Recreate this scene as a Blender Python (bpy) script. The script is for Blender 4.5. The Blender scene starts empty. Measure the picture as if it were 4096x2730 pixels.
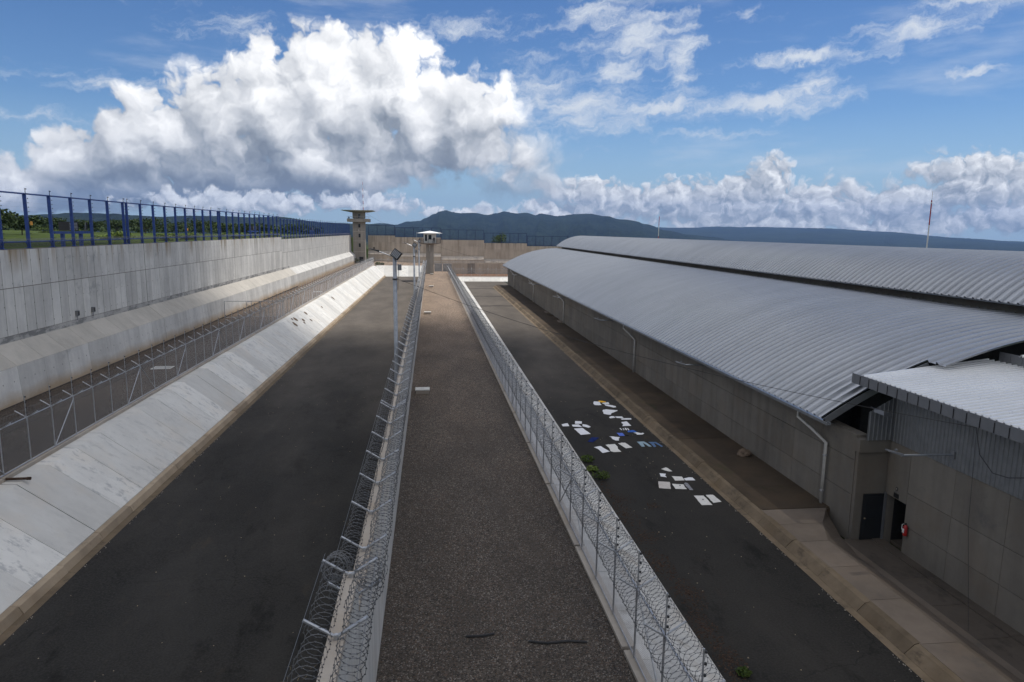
import bpy, bmesh, math, random
from mathutils import Vector, Matrix, noise as mnoise
R = math.radians
random.seed(7)
S = bpy.context.scene
C = S.collection

# ------------------------------------------------------------------ camera
YAW, PITCH, ROLL, EYE = R(6.852), R(9.131), R(0.7), 11.0
fw = Vector((math.sin(YAW)*math.cos(PITCH), math.cos(YAW)*math.cos(PITCH), -math.sin(PITCH)))
rt = Vector((math.cos(YAW), -math.sin(YAW), 0)); up = rt.cross(fw)
r2 = rt*math.cos(ROLL)+up*math.sin(ROLL); u2 = -rt*math.sin(ROLL)+up*math.cos(ROLL)
cd = bpy.data.cameras.new('camera'); cam = bpy.data.objects.new('camera', cd); C.objects.link(cam)
m3 = Matrix((r2, u2, -fw)).transposed(); cam.matrix_world = Matrix.Translation((0, 0, EYE)) @ m3.to_4x4()
cd.lens = 24.0; cd.sensor_width = 36.0; cd.clip_start = 0.2; cd.clip_end = 120000
S.camera = cam
S.render.resolution_x = 1024; S.render.resolution_y = 682
S.view_settings.view_transform = 'Standard'; S.view_settings.look = 'None'
S.view_settings.exposure = 0.22; S.view_settings.gamma = 1.0; S.view_settings.use_curve_mapping = False

S.cycles.use_denoising = True; S.cycles.denoising_prefilter = 'ACCURATE'; S.cycles.use_adaptive_sampling = True; S.cycles.adaptive_threshold = .012
S.cycles.max_bounces = 5; S.cycles.diffuse_bounces = 3; S.cycles.glossy_bounces = 3; S.cycles.transmission_bounces = 2; S.cycles.volume_bounces = 0; S.cycles.transparent_max_bounces = 8
S.cycles.caustics_reflective = False; S.cycles.caustics_refractive = False

# ------------------------------------------------------------------ node helper
class NT:
    def __init__(s, nt): s.t = nt; nt.nodes.clear()
    def n(s, ty, **kw):
        x = s.t.nodes.new(ty)
        for k, v in kw.items(): setattr(x, k, v)
        return x
    def put(s, sock, v):
        if v is None: return
        if hasattr(v, 'is_output'): s.t.links.new(v, sock)
        elif isinstance(v, (tuple, list)):
            n_ = len(sock.default_value); v = list(v)
            if n_ == 4 and len(v) == 3: v = v+[1]
            sock.default_value = v[:n_]
        else:
            try: sock.default_value = v
            except TypeError: sock.default_value = [v]*len(sock.default_value)
    def math(s, op, a, b=None, c=None, clamp=False):
        x = s.n('ShaderNodeMath', operation=op, use_clamp=clamp)
        for i, v in enumerate((a, b, c)): s.put(x.inputs[i], v)
        return x.outputs[0]
    def vm(s, op, a, b=None):
        x = s.n('ShaderNodeVectorMath', operation=op); s.put(x.inputs[0], a); s.put(x.inputs[1], b)
        return x.outputs['Value'] if op in ('LENGTH', 'DOT_PRODUCT', 'DISTANCE') else x.outputs[0]
    dim = '3D'
    def noise(s, v, scale=1, detail=5, rough=.55, dist=0, col=False):
        x = s.n('ShaderNodeTexNoise', noise_dimensions=s.dim); s.put(x.inputs['Vector'], v); s.put(x.inputs['Scale'], scale)
        s.put(x.inputs['Detail'], detail); s.put(x.inputs['Roughness'], rough); s.put(x.inputs['Distortion'], dist)
        return x.outputs['Color' if col else 'Fac']
    def vor(s, v, scale=1, detail=0, feature='F1', out='Distance', rough=.5):
        x = s.n('ShaderNodeTexVoronoi', feature=feature, voronoi_dimensions=s.dim); s.put(x.inputs['Vector'], v); s.put(x.inputs['Scale'], scale)
        if 'Detail' in x.inputs: s.put(x.inputs['Detail'], detail); s.put(x.inputs['Roughness'], rough)
        return x.outputs[out]
    def mr(s, v, a, b, c=0., d=1., smooth=False):
        x = s.n('ShaderNodeMapRange', clamp=True)
        if smooth: x.interpolation_type = 'SMOOTHSTEP'
        for i, q in enumerate((v, a, b, c, d)): s.put(x.inputs[i], q)
        return x.outputs[0]
    def mix(s, f, a, b, mode='MIX'):
        x = s.n('ShaderNodeMix', data_type='RGBA', blend_type=mode); x.clamp_factor = True
        s.put(x.inputs[0], f); s.put(x.inputs[6], a); s.put(x.inputs[7], b); return x.outputs[2]
    def xyz(s, v):
        x = s.n('ShaderNodeSeparateXYZ'); s.put(x.inputs[0], v); return x.outputs
    def comb(s, a, b, c):
        x = s.n('ShaderNodeCombineXYZ')
        for i, v in enumerate((a, b, c)): s.put(x.inputs[i], v)
        return x.outputs[0]
    def pos(s): return s.n('ShaderNodeNewGeometry').outputs['Position']
    def rand(s): return s.n('ShaderNodeObjectInfo').outputs['Random']
    def bsdf(s, col, rough=.8, metal=0., bump=None, bstr=.3, bdist=.02, spec=.5):
        b = s.n('ShaderNodeBsdfPrincipled'); o = s.n('ShaderNodeOutputMaterial')
        s.put(b.inputs['Base Color'], col); s.put(b.inputs['Roughness'], rough); s.put(b.inputs['Metallic'], metal)
        s.put(b.inputs['Specular IOR Level'], spec)
        if bump is not None:
            k = s.n('ShaderNodeBump'); s.put(k.inputs['Height'], bump); k.inputs['Strength'].default_value = bstr
            k.inputs['Distance'].default_value = bdist; s.t.links.new(k.outputs[0], b.inputs['Normal'])
        s.t.links.new(b.outputs[0], o.inputs['Surface']); return b
def newmat(name):
    m = bpy.data.materials.new(name); m.use_nodes = True; return m, NT(m.node_tree)

# ------------------------------------------------------------------ world: nishita sky with procedural clouds
SUN = Vector((0.30, 0.14, 0.94)).normalized()
SUN_EL = math.asin(SUN.z); SUN_AZ = math.atan2(SUN.x, SUN.y)
W = bpy.data.worlds.new('World'); S.world = W; W.use_nodes = True
w = NT(W.node_tree); w.dim = '2D'
sky = w.n('ShaderNodeTexSky', sky_type='NISHITA'); sky.sun_disc = False
sky.sun_elevation = SUN_EL; sky.sun_rotation = SUN_AZ; sky.altitude = 600; sky.air_density = 1.0; sky.dust_density = 0.35; sky.ozone_density = 1.4

def cloud_group(name, blobs):
    g = bpy.data.node_groups.new(name, 'ShaderNodeTree')
    g.interface.new_socket('P', in_out='INPUT', socket_type='NodeSocketVector')
    g.interface.new_socket('F', in_out='OUTPUT', socket_type='NodeSocketFloat')
    q = NT(g); gi = q.n('NodeGroupInput'); go = q.n('NodeGroupOutput'); acc = None
    for (a, e, ra, re, wt) in blobs:
        d = q.vm('LENGTH', q.vm('DIVIDE', q.vm('SUBTRACT', gi.outputs[0], (a, e, 0)), (ra, re, 1)))
        f = q.math('MULTIPLY_ADD', d, -wt, wt)
        acc = f if acc is None else q.math('SMOOTH_MAX', acc, f, .25)
    q.t.links.new(acc, go.inputs[0]); return g
BIG = cloud_group('cumulus_big', [
    (-28.0, 2.6, 4.2, 1.9, 1), (-24.6, 3.8, 3.4, 2.9, 1), (-22.3, 5.6, 2.2, 2.6, 1), (-19.5, 6.4, 4.0, 3.8, 1),
    (-15.5, 7.4, 4.4, 4.6, 1), (-11.0, 8.6, 4.6, 5.6, 1), (-8.0, 10.6, 3.6, 4.6, 1), (-5.5, 9.2, 4.5, 5.4, 1), (-2.0, 10.8, 3.4, 4.5, 1),
    (-.5, 8.6, 4.6, 4.8, 1), (2.6, 8.4, 3.4, 4.0, 1), (-16.0, 4.0, 8.0, 2.3, 1), (-8.0, 5.0, 8.0, 3.0, 1), (-22, 3.0, 6.0, 1.7, 1),
    (3.5, 6.4, 4.6, 2.8, 1), (7.0, 5.6, 4.4, 3.4, 1), (9.8, 3.6, 3.0, 1.9, .9), (5.2, 9.2, 3.2, 2.8, .9)])
LOW = cloud_group('cumulus_low', [
    (-14, 1.9, 9, 1.0, .9), (-5, 2.0, 5, .9, .8), (2.5, 1.6, 4, .6, .5), (12.5, 3.4, 2.4, 1.2, .8), (16, 2.4, 4.5, 1.6, 1), (20, 2.5, 4.0, 1.9, 1),
    (24.5, 2.6, 4.5, 2.0, 1), (27, 4.4, 1.6, 1.8, .9), (30, 2.4, 5, 1.8, 1), (35.5, 2.2, 4.5, 1.7, 1), (40, 3.8, 4.4, 2.2, 1), (37.5, 2.8, 3, 1.3, .9),
    (44, 1.8, 5, 1.5, 1), (31, 1.0, 17, 1.1, 1), (10.5, 1.7, 4.0, .9, .9), (-38, 3.0, 7, 2.6, 1), (54, 2.6, 8, 2.6, 1), (-52, 3.6, 9, 3.2, 1), (70, 3.4, 9, 3.4, 1)])
HIGH = cloud_group('high_wisps', [
    (17, 15.0, 3.4, 3.0, 1), (13.5, 16.0, 3.6, 2.5, .9), (19.8, 13.2, 1.8, 3.6, .9), (14.5, 12.4, 3.2, 3.0, .9), (12.5, 9.8, 6.5, 2.6, 1), (8.5, 10.8, 4.5, 2.6, .8),
    (19, 9.6, 7.0, 1.2, 1), (26.5, 9.7, 6, 1.3, 1), (29.6, 10.6, 2.4, 1.8, 1), (29.5, 12.7, 5.5, .75, 1), (35.5, 13.7, 4.5, 1.0, 1), (39, 15.2, 4.0, 1.2, .9),
    (39.5, 10.8, 4, .45, .8), (22, 7.6, 4, .5, .6), (-15, 14.2, 4, 1.0, .5), (-22, 9.8, 6, .7, .45), (-28.5, 7.2, 5, .45, .6), (4.0, 15.4, 6, .9, .6), (24.5, 15.8, 1.6, .8, .6)])
tc = w.n('ShaderNodeTexCoord'); dx, dy, dz = w.xyz(tc.outputs['Generated'])
az = w.math('MULTIPLY', w.math('ARCTAN2', dx, dy), 57.2958); el = w.math('MULTIPLY', w.math('ARCSINE', dz), 57.2958)
P = w.comb(az, el, 0)
warp = w.vm('MULTIPLY', w.vm('SUBTRACT', w.noise(P, .35, 3, .55, col=True), (.5, .5, .5)), (2.2, 1.6, 0))
warp2 = w.vm('MULTIPLY', w.vm('SUBTRACT', w.noise(P, 1.3, 3, .55, col=True), (.5, .5, .5)), (.6, .45, 0))
PW = w.vm('ADD', w.vm('ADD', P, warp), warp2)
def grp(g, v):
    x = w.n('ShaderNodeGroup'); x.node_tree = g; w.put(x.inputs[0], v); return x.outputs[0]
def billow(v, sc):
    d_ = w.vor(v, sc, 3.0, 'F1', rough=.55); return w.math('SUBTRACT', 1.0, w.math('MULTIPLY', w.math('MULTIPLY', d_, d_), 1.5))
OFF = (.55, .85, 0)
def cumulus(g, bs, edge, k_f, k_b, offs, base):
    f0 = grp(g, PW); f1 = grp(g, w.vm('ADD', PW, (offs[0]*2.6, offs[1]*2.6, 0)))
    b0 = billow(PW, bs); b1 = billow(w.vm('ADD', PW, offs), bs)
    n0 = w.noise(PW, bs*1.5, 6, .54); n1 = w.noise(w.vm('ADD', PW, (offs[0]*.5, offs[1]*.5, 0)), bs*1.5, 6, .54)
    d = w.math('ADD', f0, w.math('MULTIPLY_ADD', b0, .20, .12))
    d = w.math('ADD', d, w.math('MULTIPLY_ADD', n0, .40, -.20))
    a = w.mr(d, 0, edge, 0, 1, True)
    lt = w.math('MULTIPLY_ADD', w.math('SUBTRACT', f0, f1), k_f, base)
    lt = w.math('ADD', lt, w.math('MULTIPLY', w.math('SUBTRACT', b0, b1), k_b))
    lt = w.math('ADD', lt, w.math('MULTIPLY', w.math('SUBTRACT', n0, n1), k_b*.9))
    return a, lt
def cramp(v, stops):
    x = w.n('ShaderNodeValToRGB'); w.put(x.inputs[0], v); e = x.color_ramp.elements
    while len(e) < len(stops): e.new(.5)
    for i, (p, c) in enumerate(stops): e[i].position = p; e[i].color = (*c, 1)
    return x.outputs[0]
soft = w.mr(w.math('MULTIPLY_ADD', el, -.9, az), -6, 4, 0, 1, True)
aB, lB = cumulus(BIG, .36, w.mr(soft, 0, 1, .28, 1.0), .50, .12, OFF, .36)
low_l = w.mr(w.math('ABSOLUTE', w.math('ADD', az, 16)), 6, 14, 1, 0, True)
lB = w.math('ADD', lB, w.math('MULTIPLY', w.mr(el, 2.2, 12.5), .30))
lB = w.math('SUBTRACT', lB, w.math('MULTIPLY', w.math('MULTIPLY', low_l, w.mr(el, 2.6, 6.4, 1, 0, True)), .26))
lB = w.math('ADD', lB, w.math('MULTIPLY_ADD', w.noise(P, .17, 2, .5), .7, -.35))
lB = w.math('SUBTRACT', lB, w.math('MULTIPLY', soft, .10))
aL, lL = cumulus(LOW, .8, .42, .34, .20, (.3, .42, 0), .44)
ramp_st = [(0.0, (.175, .20, .235)), (.25, (.29, .32, .36)), (.48, (.50, .52, .55)), (.7, (.74, .75, .765)), (.9, (.96, .96, .96)), (1., (1.05, 1.05, 1.04))]
cB = cramp(lB, ramp_st)
cL = w.mix(.18, cramp(lL, ramp_st), (.50, .56, .62))
PH = w.vm('ADD', P, w.vm('MULTIPLY', w.vm('SUBTRACT', w.noise(P, .5, 4, .6, col=True), (.5, .5, .5)), (3.2, 1.8, 0)))
fH = grp(HIGH, PH)
st = w.noise(w.vm('MULTIPLY', w.vm('ADD', PH, w.vm('MULTIPLY', w.comb(0, az, 0), (0, -.12, 0))), (.30, 1.1, 1)), .9, 9, .66)
aH = w.mr(w.math('ADD', fH, w.math('MULTIPLY_ADD', st, 2.4, -1.06)), 0.0, 1.5, 0, .92, True)
thin = w.mr(w.noise(w.vm('MULTIPLY', P, (.10, .5, 1)), .6, 7, .6), .52, .78, 0, .30, True)
aH = w.math('MAXIMUM', aH, w.math('MULTIPLY', thin, w.mr(el, 1.5, 6)))
# unseen cloud cover around and overhead, made denser and brighter to raise ambient light
w.dim = '3D'
gen = w.math('SUBTRACT', w.noise(tc.outputs['Generated'], 2.6, 3, .5), .50)
gmask = w.math('MAXIMUM', w.mr(w.math('ABSOLUTE', w.math('SUBTRACT', az, 7)), 40, 58), w.mr(el, 20, 30))
gb = w.math('SUBTRACT', 1.0, w.vor(w.vm('MULTIPLY', tc.outputs['Generated'], (1, 1, 1.5)), 9, 2.0, 'F1', rough=.58))
aG = w.math('MULTIPLY', w.mr(w.math('ADD', gen, w.math('MULTIPLY_ADD', gb, .16, -.11)), -.24, -.06, 0, 1, True), gmask)
cG = cramp(w.math('MULTIPLY_ADD', gb, .5, .66), ramp_st)
STR = .105
skyc = w.mix(1, sky.outputs[0], (STR*.56, STR*.72, STR*.88), 'MULTIPLY')
skyc = w.mix(1, skyc, w.comb(w.mr(el, 3, 22, 1, .58), w.mr(el, 3, 22, 1, .70), w.mr(el, 3, 22, 1, .84)), 'MULTIPLY')
skyc = w.mix(w.mr(el, -1, 9, .85, 0), skyc, (.36, .50, .63))
c = w.mix(aH, skyc, (.66, .70, .75))
c = w.mix(aG, c, cG)
c = w.mix(aB, c, cB)
c = w.mix(aL, c, cL)
bg = w.n('ShaderNodeBackground'); w.put(bg.inputs[0], c); bg.inputs[1].default_value = 1.0
wo = w.n('ShaderNodeOutputWorld'); w.t.links.new(bg.outputs[0], wo.inputs[0])
W.cycles.sampling_method = 'MANUAL'; W.cycles.sample_map_resolution = 256

# ------------------------------------------------------------------ sun
sd = bpy.data.lights.new('sun', 'SUN'); sd.energy = 3.4; sd.angle = R(.53); sd.color = (1, .965, .91)
so = bpy.data.objects.new('sun', sd); C.objects.link(so); so.rotation_euler = SUN.to_track_quat('Z', 'Y').to_euler(); so.location = (0, 0, 60)

# ------------------------------------------------------------------ materials
MT = {}
def concrete(key, base, dark, rough=.85, streak=(1.3, 1.3, .10), samt=.5, rnd=.12, warm=None, grain=1., dots=None, foot=None, head=None, blotch=None, bands=None):
    m, q = newmat(key); p = q.pos()
    n1 = q.noise(p, .35, 6, .6); n2 = q.noise(p, 2.6, 7, .62); st_ = q.noise(q.vm('MULTIPLY', p, streak), 1.0, 6, .6)
    f = q.math('ADD', q.math('MULTIPLY', q.mr(n1, .35, .7), .5), q.math('MULTIPLY', q.mr(st_, .42, .72), samt))
    f = q.math('ADD', f, q.math('MULTIPLY_ADD', n2, .5, -.22))
    c = q.mix(f, base, dark)
    if warm: c = q.mix(q.mr(q.noise(q.vm('ADD', p, (31, 7, 3)), .55, 5, .6), .5, .72, 0, .55), c, warm)
    if blotch: c = q.mix(q.math('MULTIPLY', q.math('MULTIPLY', q.mr(q.rand(), .15, .75, .15, 1.1) if 'bank' in key else 1.0, q.mr(q.noise(q.vm('MULTIPLY', p, blotch[1]), 1, 9, .72), blotch[2], blotch[2]+.10)), blotch[3]), c, blotch[0])
    if head:   # rust and water stains that run down from the top edge
        z = q.xyz(p)[2]; sn = q.noise(q.vm('MULTIPLY', p, (head[3], head[3], .05)), 1, 4, .6)
        c = q.mix(q.math('MULTIPLY', q.mr(sn, .52, .68), q.mr(z, head[1], head[2])), c, head[0])
    if foot:   # splashed earth along the foot
        z = q.xyz(p)[2]; sn = q.noise(q.vm('MULTIPLY', p, (.5, .5, 1)), .8, 6, .65)
        c = q.mix(q.math('MULTIPLY', q.mr(q.math('ADD', z, q.math('MULTIPLY', sn, -1.1)), foot[1], foot[2], 1, 0), .75), c, foot[0])
    if bands: c = q.mix(q.math('MULTIPLY', q.rand(), bands[1]), c, bands[0])
    if rnd: c = q.mix(1, c, q.comb(*[q.mr(q.rand(), 0, 1, 1-rnd, 1+rnd*.6)]*3), 'MULTIPLY')
    if dots:   # plugged tie holes in rows
        px, py, pz = q.xyz(p)
        a = q.math('SUBTRACT', q.math('FRACT', q.math('DIVIDE', py, dots[0])), .5); b = q.math('SUBTRACT', q.math('FRACT', q.math('DIVIDE', q.math('SUBTRACT', pz, dots[2]), dots[1])), .5)
        r_ = q.vm('LENGTH', q.comb(q.math('MULTIPLY', a, dots[0]), q.math('MULTIPLY', b, dots[1]), 0))
        c = q.mix(q.mr(r_, .035, .055, .75, 0), c, (.10, .095, .085))
    bmp = q.math('ADD', n2, q.math('MULTIPLY', q.noise(p, 22, 4, .6), .35*grain))
    q.bsdf(c, rough, 0, bmp, .45, .03, spec=.15); MT[key] = m; return m
concrete('concrete_joint', (.52, .50, .47), (.36, .35, .33), blotch=((.20, .20, .195), (.5, .5, 1.6), .47, .85), rnd=.1)
concrete('concrete_wall', (.70, .68, .635), (.45, .435, .41), head=((.33, .25, .16), 7.6, 9.4, 1.1), foot=((.40, .27, .14), -.75, .05), dots=(1.17, 1.5, .35), blotch=((.32, .32, .315), (.35, .35, .45), .60, .6), rnd=.14)
concrete('concrete_batter', (.49, .455, .40), (.37, .345, .305), blotch=((.35, .34, .33), (.5, .5, .8), .66, .5), rnd=.08)
concrete('concrete_bank', (.68, .665, .625), (.53, .515, .485), streak=(.5, 1.5, .5), samt=.45, blotch=((.20, .21, .225), (1.3, 2.4, 1.3), .53, .45), rnd=.16, warm=(.66, .60, .52))
concrete('concrete_bank_right', (.66, .645, .61), (.45, .44, .42), streak=(.16, 2.2, .16), samt=.6, blotch=((.20, .165, .125), (.5, 1.1, .5), .53, .7), rnd=.2, warm=(.50, .40, .29))
concrete('concrete_plinth', (.46, .41, .35), (.33, .29, .25), warm=(.42, .33, .24))
concrete('concrete_kerb', (.42, .335, .24), (.27, .215, .155), warm=(.33, .23, .14), rnd=.22, blotch=((.20, .15, .10), (.8, .8, 2), .58, .6))
concrete('concrete_kerb_right', (.19, .145, .098), (.10, .077, .052), warm=(.12, .082, .046), rnd=.25, blotch=((.07, .055, .04), (.8, .8, 2), .55, .7))
concrete('concrete_divider', (.62, .605, .57), (.40, .39, .37), streak=(2.2, 2.2, .07), samt=.8, warm=(.46, .39, .30), rnd=.08)
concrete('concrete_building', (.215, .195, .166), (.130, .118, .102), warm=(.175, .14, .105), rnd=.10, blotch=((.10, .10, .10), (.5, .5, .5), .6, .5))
concrete('concrete_far', (.56, .495, .41), (.40, .345, .28), head=((.12, .095, .07), 2.5, 9.0, .9), streak=(1., 1., .08), samt=.7, rnd=.10, dots=None)
concrete('concrete_far_band', (.60, .53, .45), (.46, .40, .34), rnd=.10)
concrete('concrete_tower', (.35, .32, .28), (.23, .21, .185), samt=.7, rnd=.0)
concrete('concrete_tower_side', (.29, .265, .235), (.21, .19, .17), rnd=.0)
concrete('concrete_ramp', (.205, .166, .132), (.118, .096, .077), streak=(.6, .6, .6), warm=(.22, .165, .12), blotch=((.12, .105, .09), (.7, .7, .7), .6, .5), rnd=.08)
concrete('concrete_sunk', (.125, .103, .084), (.07, .058, .047), streak=(.6, .6, .6), blotch=((.05, .044, .038), (.6, .35, .6), .55, .8), rnd=.08)
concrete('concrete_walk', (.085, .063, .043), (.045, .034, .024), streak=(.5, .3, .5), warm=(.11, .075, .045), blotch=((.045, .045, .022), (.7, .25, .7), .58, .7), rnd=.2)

def asphalt(key, base, lite, sp=.5, dust=None):
    m, q = newmat(key); p = q.pos()
    n1 = q.noise(q.vm('MULTIPLY', p, (.30, .10, .3)), 1, 6, .6); n2 = q.noise(p, .9, 6, .65); g = q.noise(p, 14, 3, .7)
    f = q.math('ADD', q.mr(n1, .38, .66, 0, .7), q.math('MULTIPLY_ADD', n2, .8, -.3))
    c = q.mix(f, base, lite)
    c = q.mix(q.mr(g, .4, .7, 0, .55), c, (lite[0]*1.5, lite[1]*1.5, lite[2]*1.5))
    c = q.mix(q.mr(q.noise(q.vm('MULTIPLY', p, (.55, .22, 1)), 1.0, 9, .74), .55, .66, 0, .65), c, [v*.5 for v in base])
    cr_ = q.vor(q.vm('ADD', p, q.vm('MULTIPLY', q.noise(p, .8, 4, .6, col=True), (1.6, 1.6, 0))), .16, 0, 'DISTANCE_TO_EDGE')
    c = q.mix(q.math('MULTIPLY', q.mr(cr_, .002, .006, .35, 0), q.mr(q.noise(p, .25, 3, .5), .48, .56)), c, (.006, .006, .006))
    if dust:
        c = q.mix(q.mr(q.noise(q.vm('MULTIPLY', p, (.9, .35, 1)), 1.0, 8, .7), .60, .74, 0, .6), c, dust)
    far_pale = q.mr(q.math('ADD', q.xyz(p)[1], q.math('MULTIPLY_ADD', q.noise(q.vm('MULTIPLY', p, (.10, .035, .1)), 1, 5, .6), 120, -60)), 15, 120, 0, 1, True)
    c = q.mix(q.math('MULTIPLY', far_pale, .9), c, q.mix(f, (.098, .085, .072), (.150, .129, .109)))   # asphalt turns paler towards the far end, edge broken by noise
    if key.endswith('right'):   # tar laps across the road
        wy_ = q.math('ADD', q.xyz(p)[1], q.math('MULTIPLY_ADD', q.noise(q.vm('MULTIPLY', p, (1, .1, 1)), .7, 5, .6), 2.4, -1.2))
        for yk in (119., 137., 155.): c = q.mix(q.mr(q.math('ABSOLUTE', q.math('SUBTRACT', wy_, yk)), .45, .9, .72, 0), c, (.022, .020, .018))
    wv = q.vor(p, 5.5, out='Distance'); rc = q.vor(p, 5.5, out='Color')
    spk = q.math('MULTIPLY', q.mr(wv, .03, .07, 1, 0), q.mr(q.xyz(rc)[0], .72, .76))
    c = q.mix(q.math('MULTIPLY', spk, sp*.8), c, (.36, .34, .30))
    q.bsdf(c, .9, 0, q.math('ADD', g, q.math('MULTIPLY', q.noise(p, 40, 2, .6), .5)), .6, .02, spec=.12); MT[key] = m
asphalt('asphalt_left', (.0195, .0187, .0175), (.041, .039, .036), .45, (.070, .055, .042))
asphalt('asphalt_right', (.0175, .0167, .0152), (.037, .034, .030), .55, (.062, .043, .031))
def gravel(key, lo, mid, hi, sc):
    m, q = newmat(key); p = q.pos()
    rc = q.xyz(q.vor(p, sc, out='Color')); dd = q.vor(p, sc)
    c = q.mix(q.mr(rc[0], .2, .8), lo, mid); c = q.mix(q.mr(rc[1], .82, .95), c, hi); c = q.mix(q.mr(rc[2], .8, .9, 0, .7), c, (mid[0]*1.25, mid[1]*.95, mid[2]*.75))
    big = q.noise(q.vm('MULTIPLY', p, (.4, .15, .4)), 1, 6, .6); c = q.mix(q.mr(big, .42, .7, 0, .45), c, lo)
    c = q.mix(q.mr(q.noise(p, 3.2, 5, .7), .52, .68, 0, .45), c, lo); c = q.mix(q.mr(q.noise(q.vm('MULTIPLY', p, (1.3, .12, 1)), 1, 6, .65), .55, .70, 0, .5), c, [v*.7 for v in mid])
    far_pale = q.mr(q.math('ADD', q.xyz(p)[1], q.math('MULTIPLY_ADD', q.noise(q.vm('MULTIPLY', p, (.10, .035, .1)), 1, 5, .6), 120, -60)), 15, 120, 0, 1, True)
    c = q.mix(q.math('MULTIPLY', far_pale, .9), c, q.mix(1, c, (2.7, 2.42, 2.15), 'MULTIPLY'))  # gravel colour is lighter with distance along the walk
    q.bsdf(c, .9, 0, q.math('SUBTRACT', 1, dd), .9, .04, spec=.25); MT[key] = m
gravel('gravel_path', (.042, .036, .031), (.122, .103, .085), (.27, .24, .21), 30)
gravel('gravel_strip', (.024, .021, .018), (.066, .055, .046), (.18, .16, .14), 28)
def simple(key, col, rough=.5, metal=0., var=.12, sc=6., spec=.5):
    m, q = newmat(key); p = q.pos(); n1 = q.noise(p, sc, 5, .6)
    c = q.mix(q.mr(n1, .3, .75), [v*(1+var) for v in col], [v*(1-var*1.6) for v in col])
    q.bsdf(c, q.mr(n1, .3, .7, rough*.9, min(1, rough*1.12)), metal, spec=spec); MT[key] = m; return m
simple('galvanised', (.50, .51, .53), .42, .75, .15, 9); simple('razor_steel', (.19, .193, .20), .45, .5, .15, 20)
simple('pole_steel', (.34, .36, .39), .45, .55, .15, 4); simple('blue_paint', (.018, .055, .245), .42, 0, .2, 3)
simple('blue_paint_far', (.012, .028, .10), .5, 0, .2, 3); simple('black_plastic', (.012, .012, .013), .45, 0, .1)
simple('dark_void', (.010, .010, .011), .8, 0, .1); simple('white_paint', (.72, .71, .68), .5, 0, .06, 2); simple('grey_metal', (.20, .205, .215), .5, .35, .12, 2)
simple('gate_metal', (.32, .325, .325), .55, .1, .2, .8); simple('red_paint', (.36, .018, .018), .35, 0, .1); simple('pvc_white', (.50, .485, .455), .45, 0, .08, 3)
simple('lamp_glass', (.33, .335, .35), .3, 0, .03, 8); simple('orange_tag', (.75, .33, .03), .5); simple('yellow_paint', (.75, .5, .03), .5)
simple('glass_dark', (.018, .022, .026), .08, 0, .1, 2); simple('door_paint', (.017, .019, .022), .45, 0, .15, 2); simple('fascia_metal', (.21, .215, .225), .5, .5, .08, 2)
simple('cladding_metal', (.22, .228, .235), .5, .5, .10, 2); simple('tower_roof_white', (.80, .80, .79), .5, 0, .04, 2); simple('tower_roof_green', (.30, .32, .27), .6, 0, .06, 2)
simple('soil', (.16, .085, .045), .95, 0, .35, 3, .2); simple('leaf_litter', (.065, .040, .028), .95, 0, .5, 9, .2); simple('rock', (.17, .125, .09), .9, 0, .3, 5, .2)
simple('cloth_white', (.78, .78, .80), .9, 0, .03, 9, .1); simple('cloth_cream', (.70, .68, .64), .9, 0, .05, 9, .1); simple('cloth_beige', (.58, .53, .49), .9, 0, .1, 5, .1)
simple('cloth_blue', (.055, .15, .50), .9, 0, .2, 9, .1); simple('cloth_periwinkle', (.12, .19, .60), .9, 0, .08, 9, .1); simple('cloth_navy', (.012, .025, .12), .9, 0, .2, 9, .1)
simple('cloth_yellow', (.85, .48, .03), .9, 0, .12, 9, .1); simple('cloth_pale_denim', (.30, .40, .46), .9, 0, .2, 12, .1); simple('cloth_denim', (.10, .165, .29), .9, 0, .25, 12, .1)
simple('cloth_grey', (.26, .26, .28), .9, 0, .3, 14, .1); simple('uniform_dark', (.014, .015, .02), .85, 0, .2, 9, .1); simple('skin', (.22, .12, .075), .6, 0, .05); simple('bark', (.09, .07, .055), .95, 0, .3, 3, .1)
simple('cable_black', (.013, .013, .014), .5, 0, .1); simple('dry_stalk', (.42, .33, .20), .9, 0, .2)
def zinc(key, col, rough, metal=.9):
    m, q = newmat(key); p = q.pos(); n1 = q.noise(q.vm('MULTIPLY', p, (.25, .5, .25)), 1, 5, .6); n2 = q.noise(p, 6, 5, .65)
    c = q.mix(q.mr(n1, .35, .7), col, [v*.88 for v in col]); c = q.mix(q.mr(q.rand(), 0, 1, 0, .18), c, [v*.7 for v in col])
    c = q.mix(q.mr(q.noise(q.vm('MULTIPLY', p, (.25, 2.2, .25)), 1, 7, .7), .60, .74, 0, .22), c, (.24, .22, .20))
    q.bsdf(c, q.mr(n2, .3, .7, rough-.06, rough+.08), metal); MT[key] = m
zinc('zinc_roof', (.46, .475, .50), .34, .85); zinc('zinc_awning', (.90, .90, .895), .32, .25)
def foliage(key, a, b):
    m, q = newmat(key); p = q.pos(); f = q.mr(q.noise(p, 1.1, 4, .6), .35, .68); c = q.mix(f, a, b)
    c = q.mix(q.mr(q.rand(), 0, 1, 0, .35), c, b)
    bs = q.bsdf(c, .75, spec=.2); MT[key] = m
foliage('leaf_dark', (.018, .035, .010), (.050, .075, .020)); foliage('leaf_mid', (.035, .065, .014), (.085, .115, .026)); foliage('leaf_bright', (.07, .12, .02), (.17, .21, .05))
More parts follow.
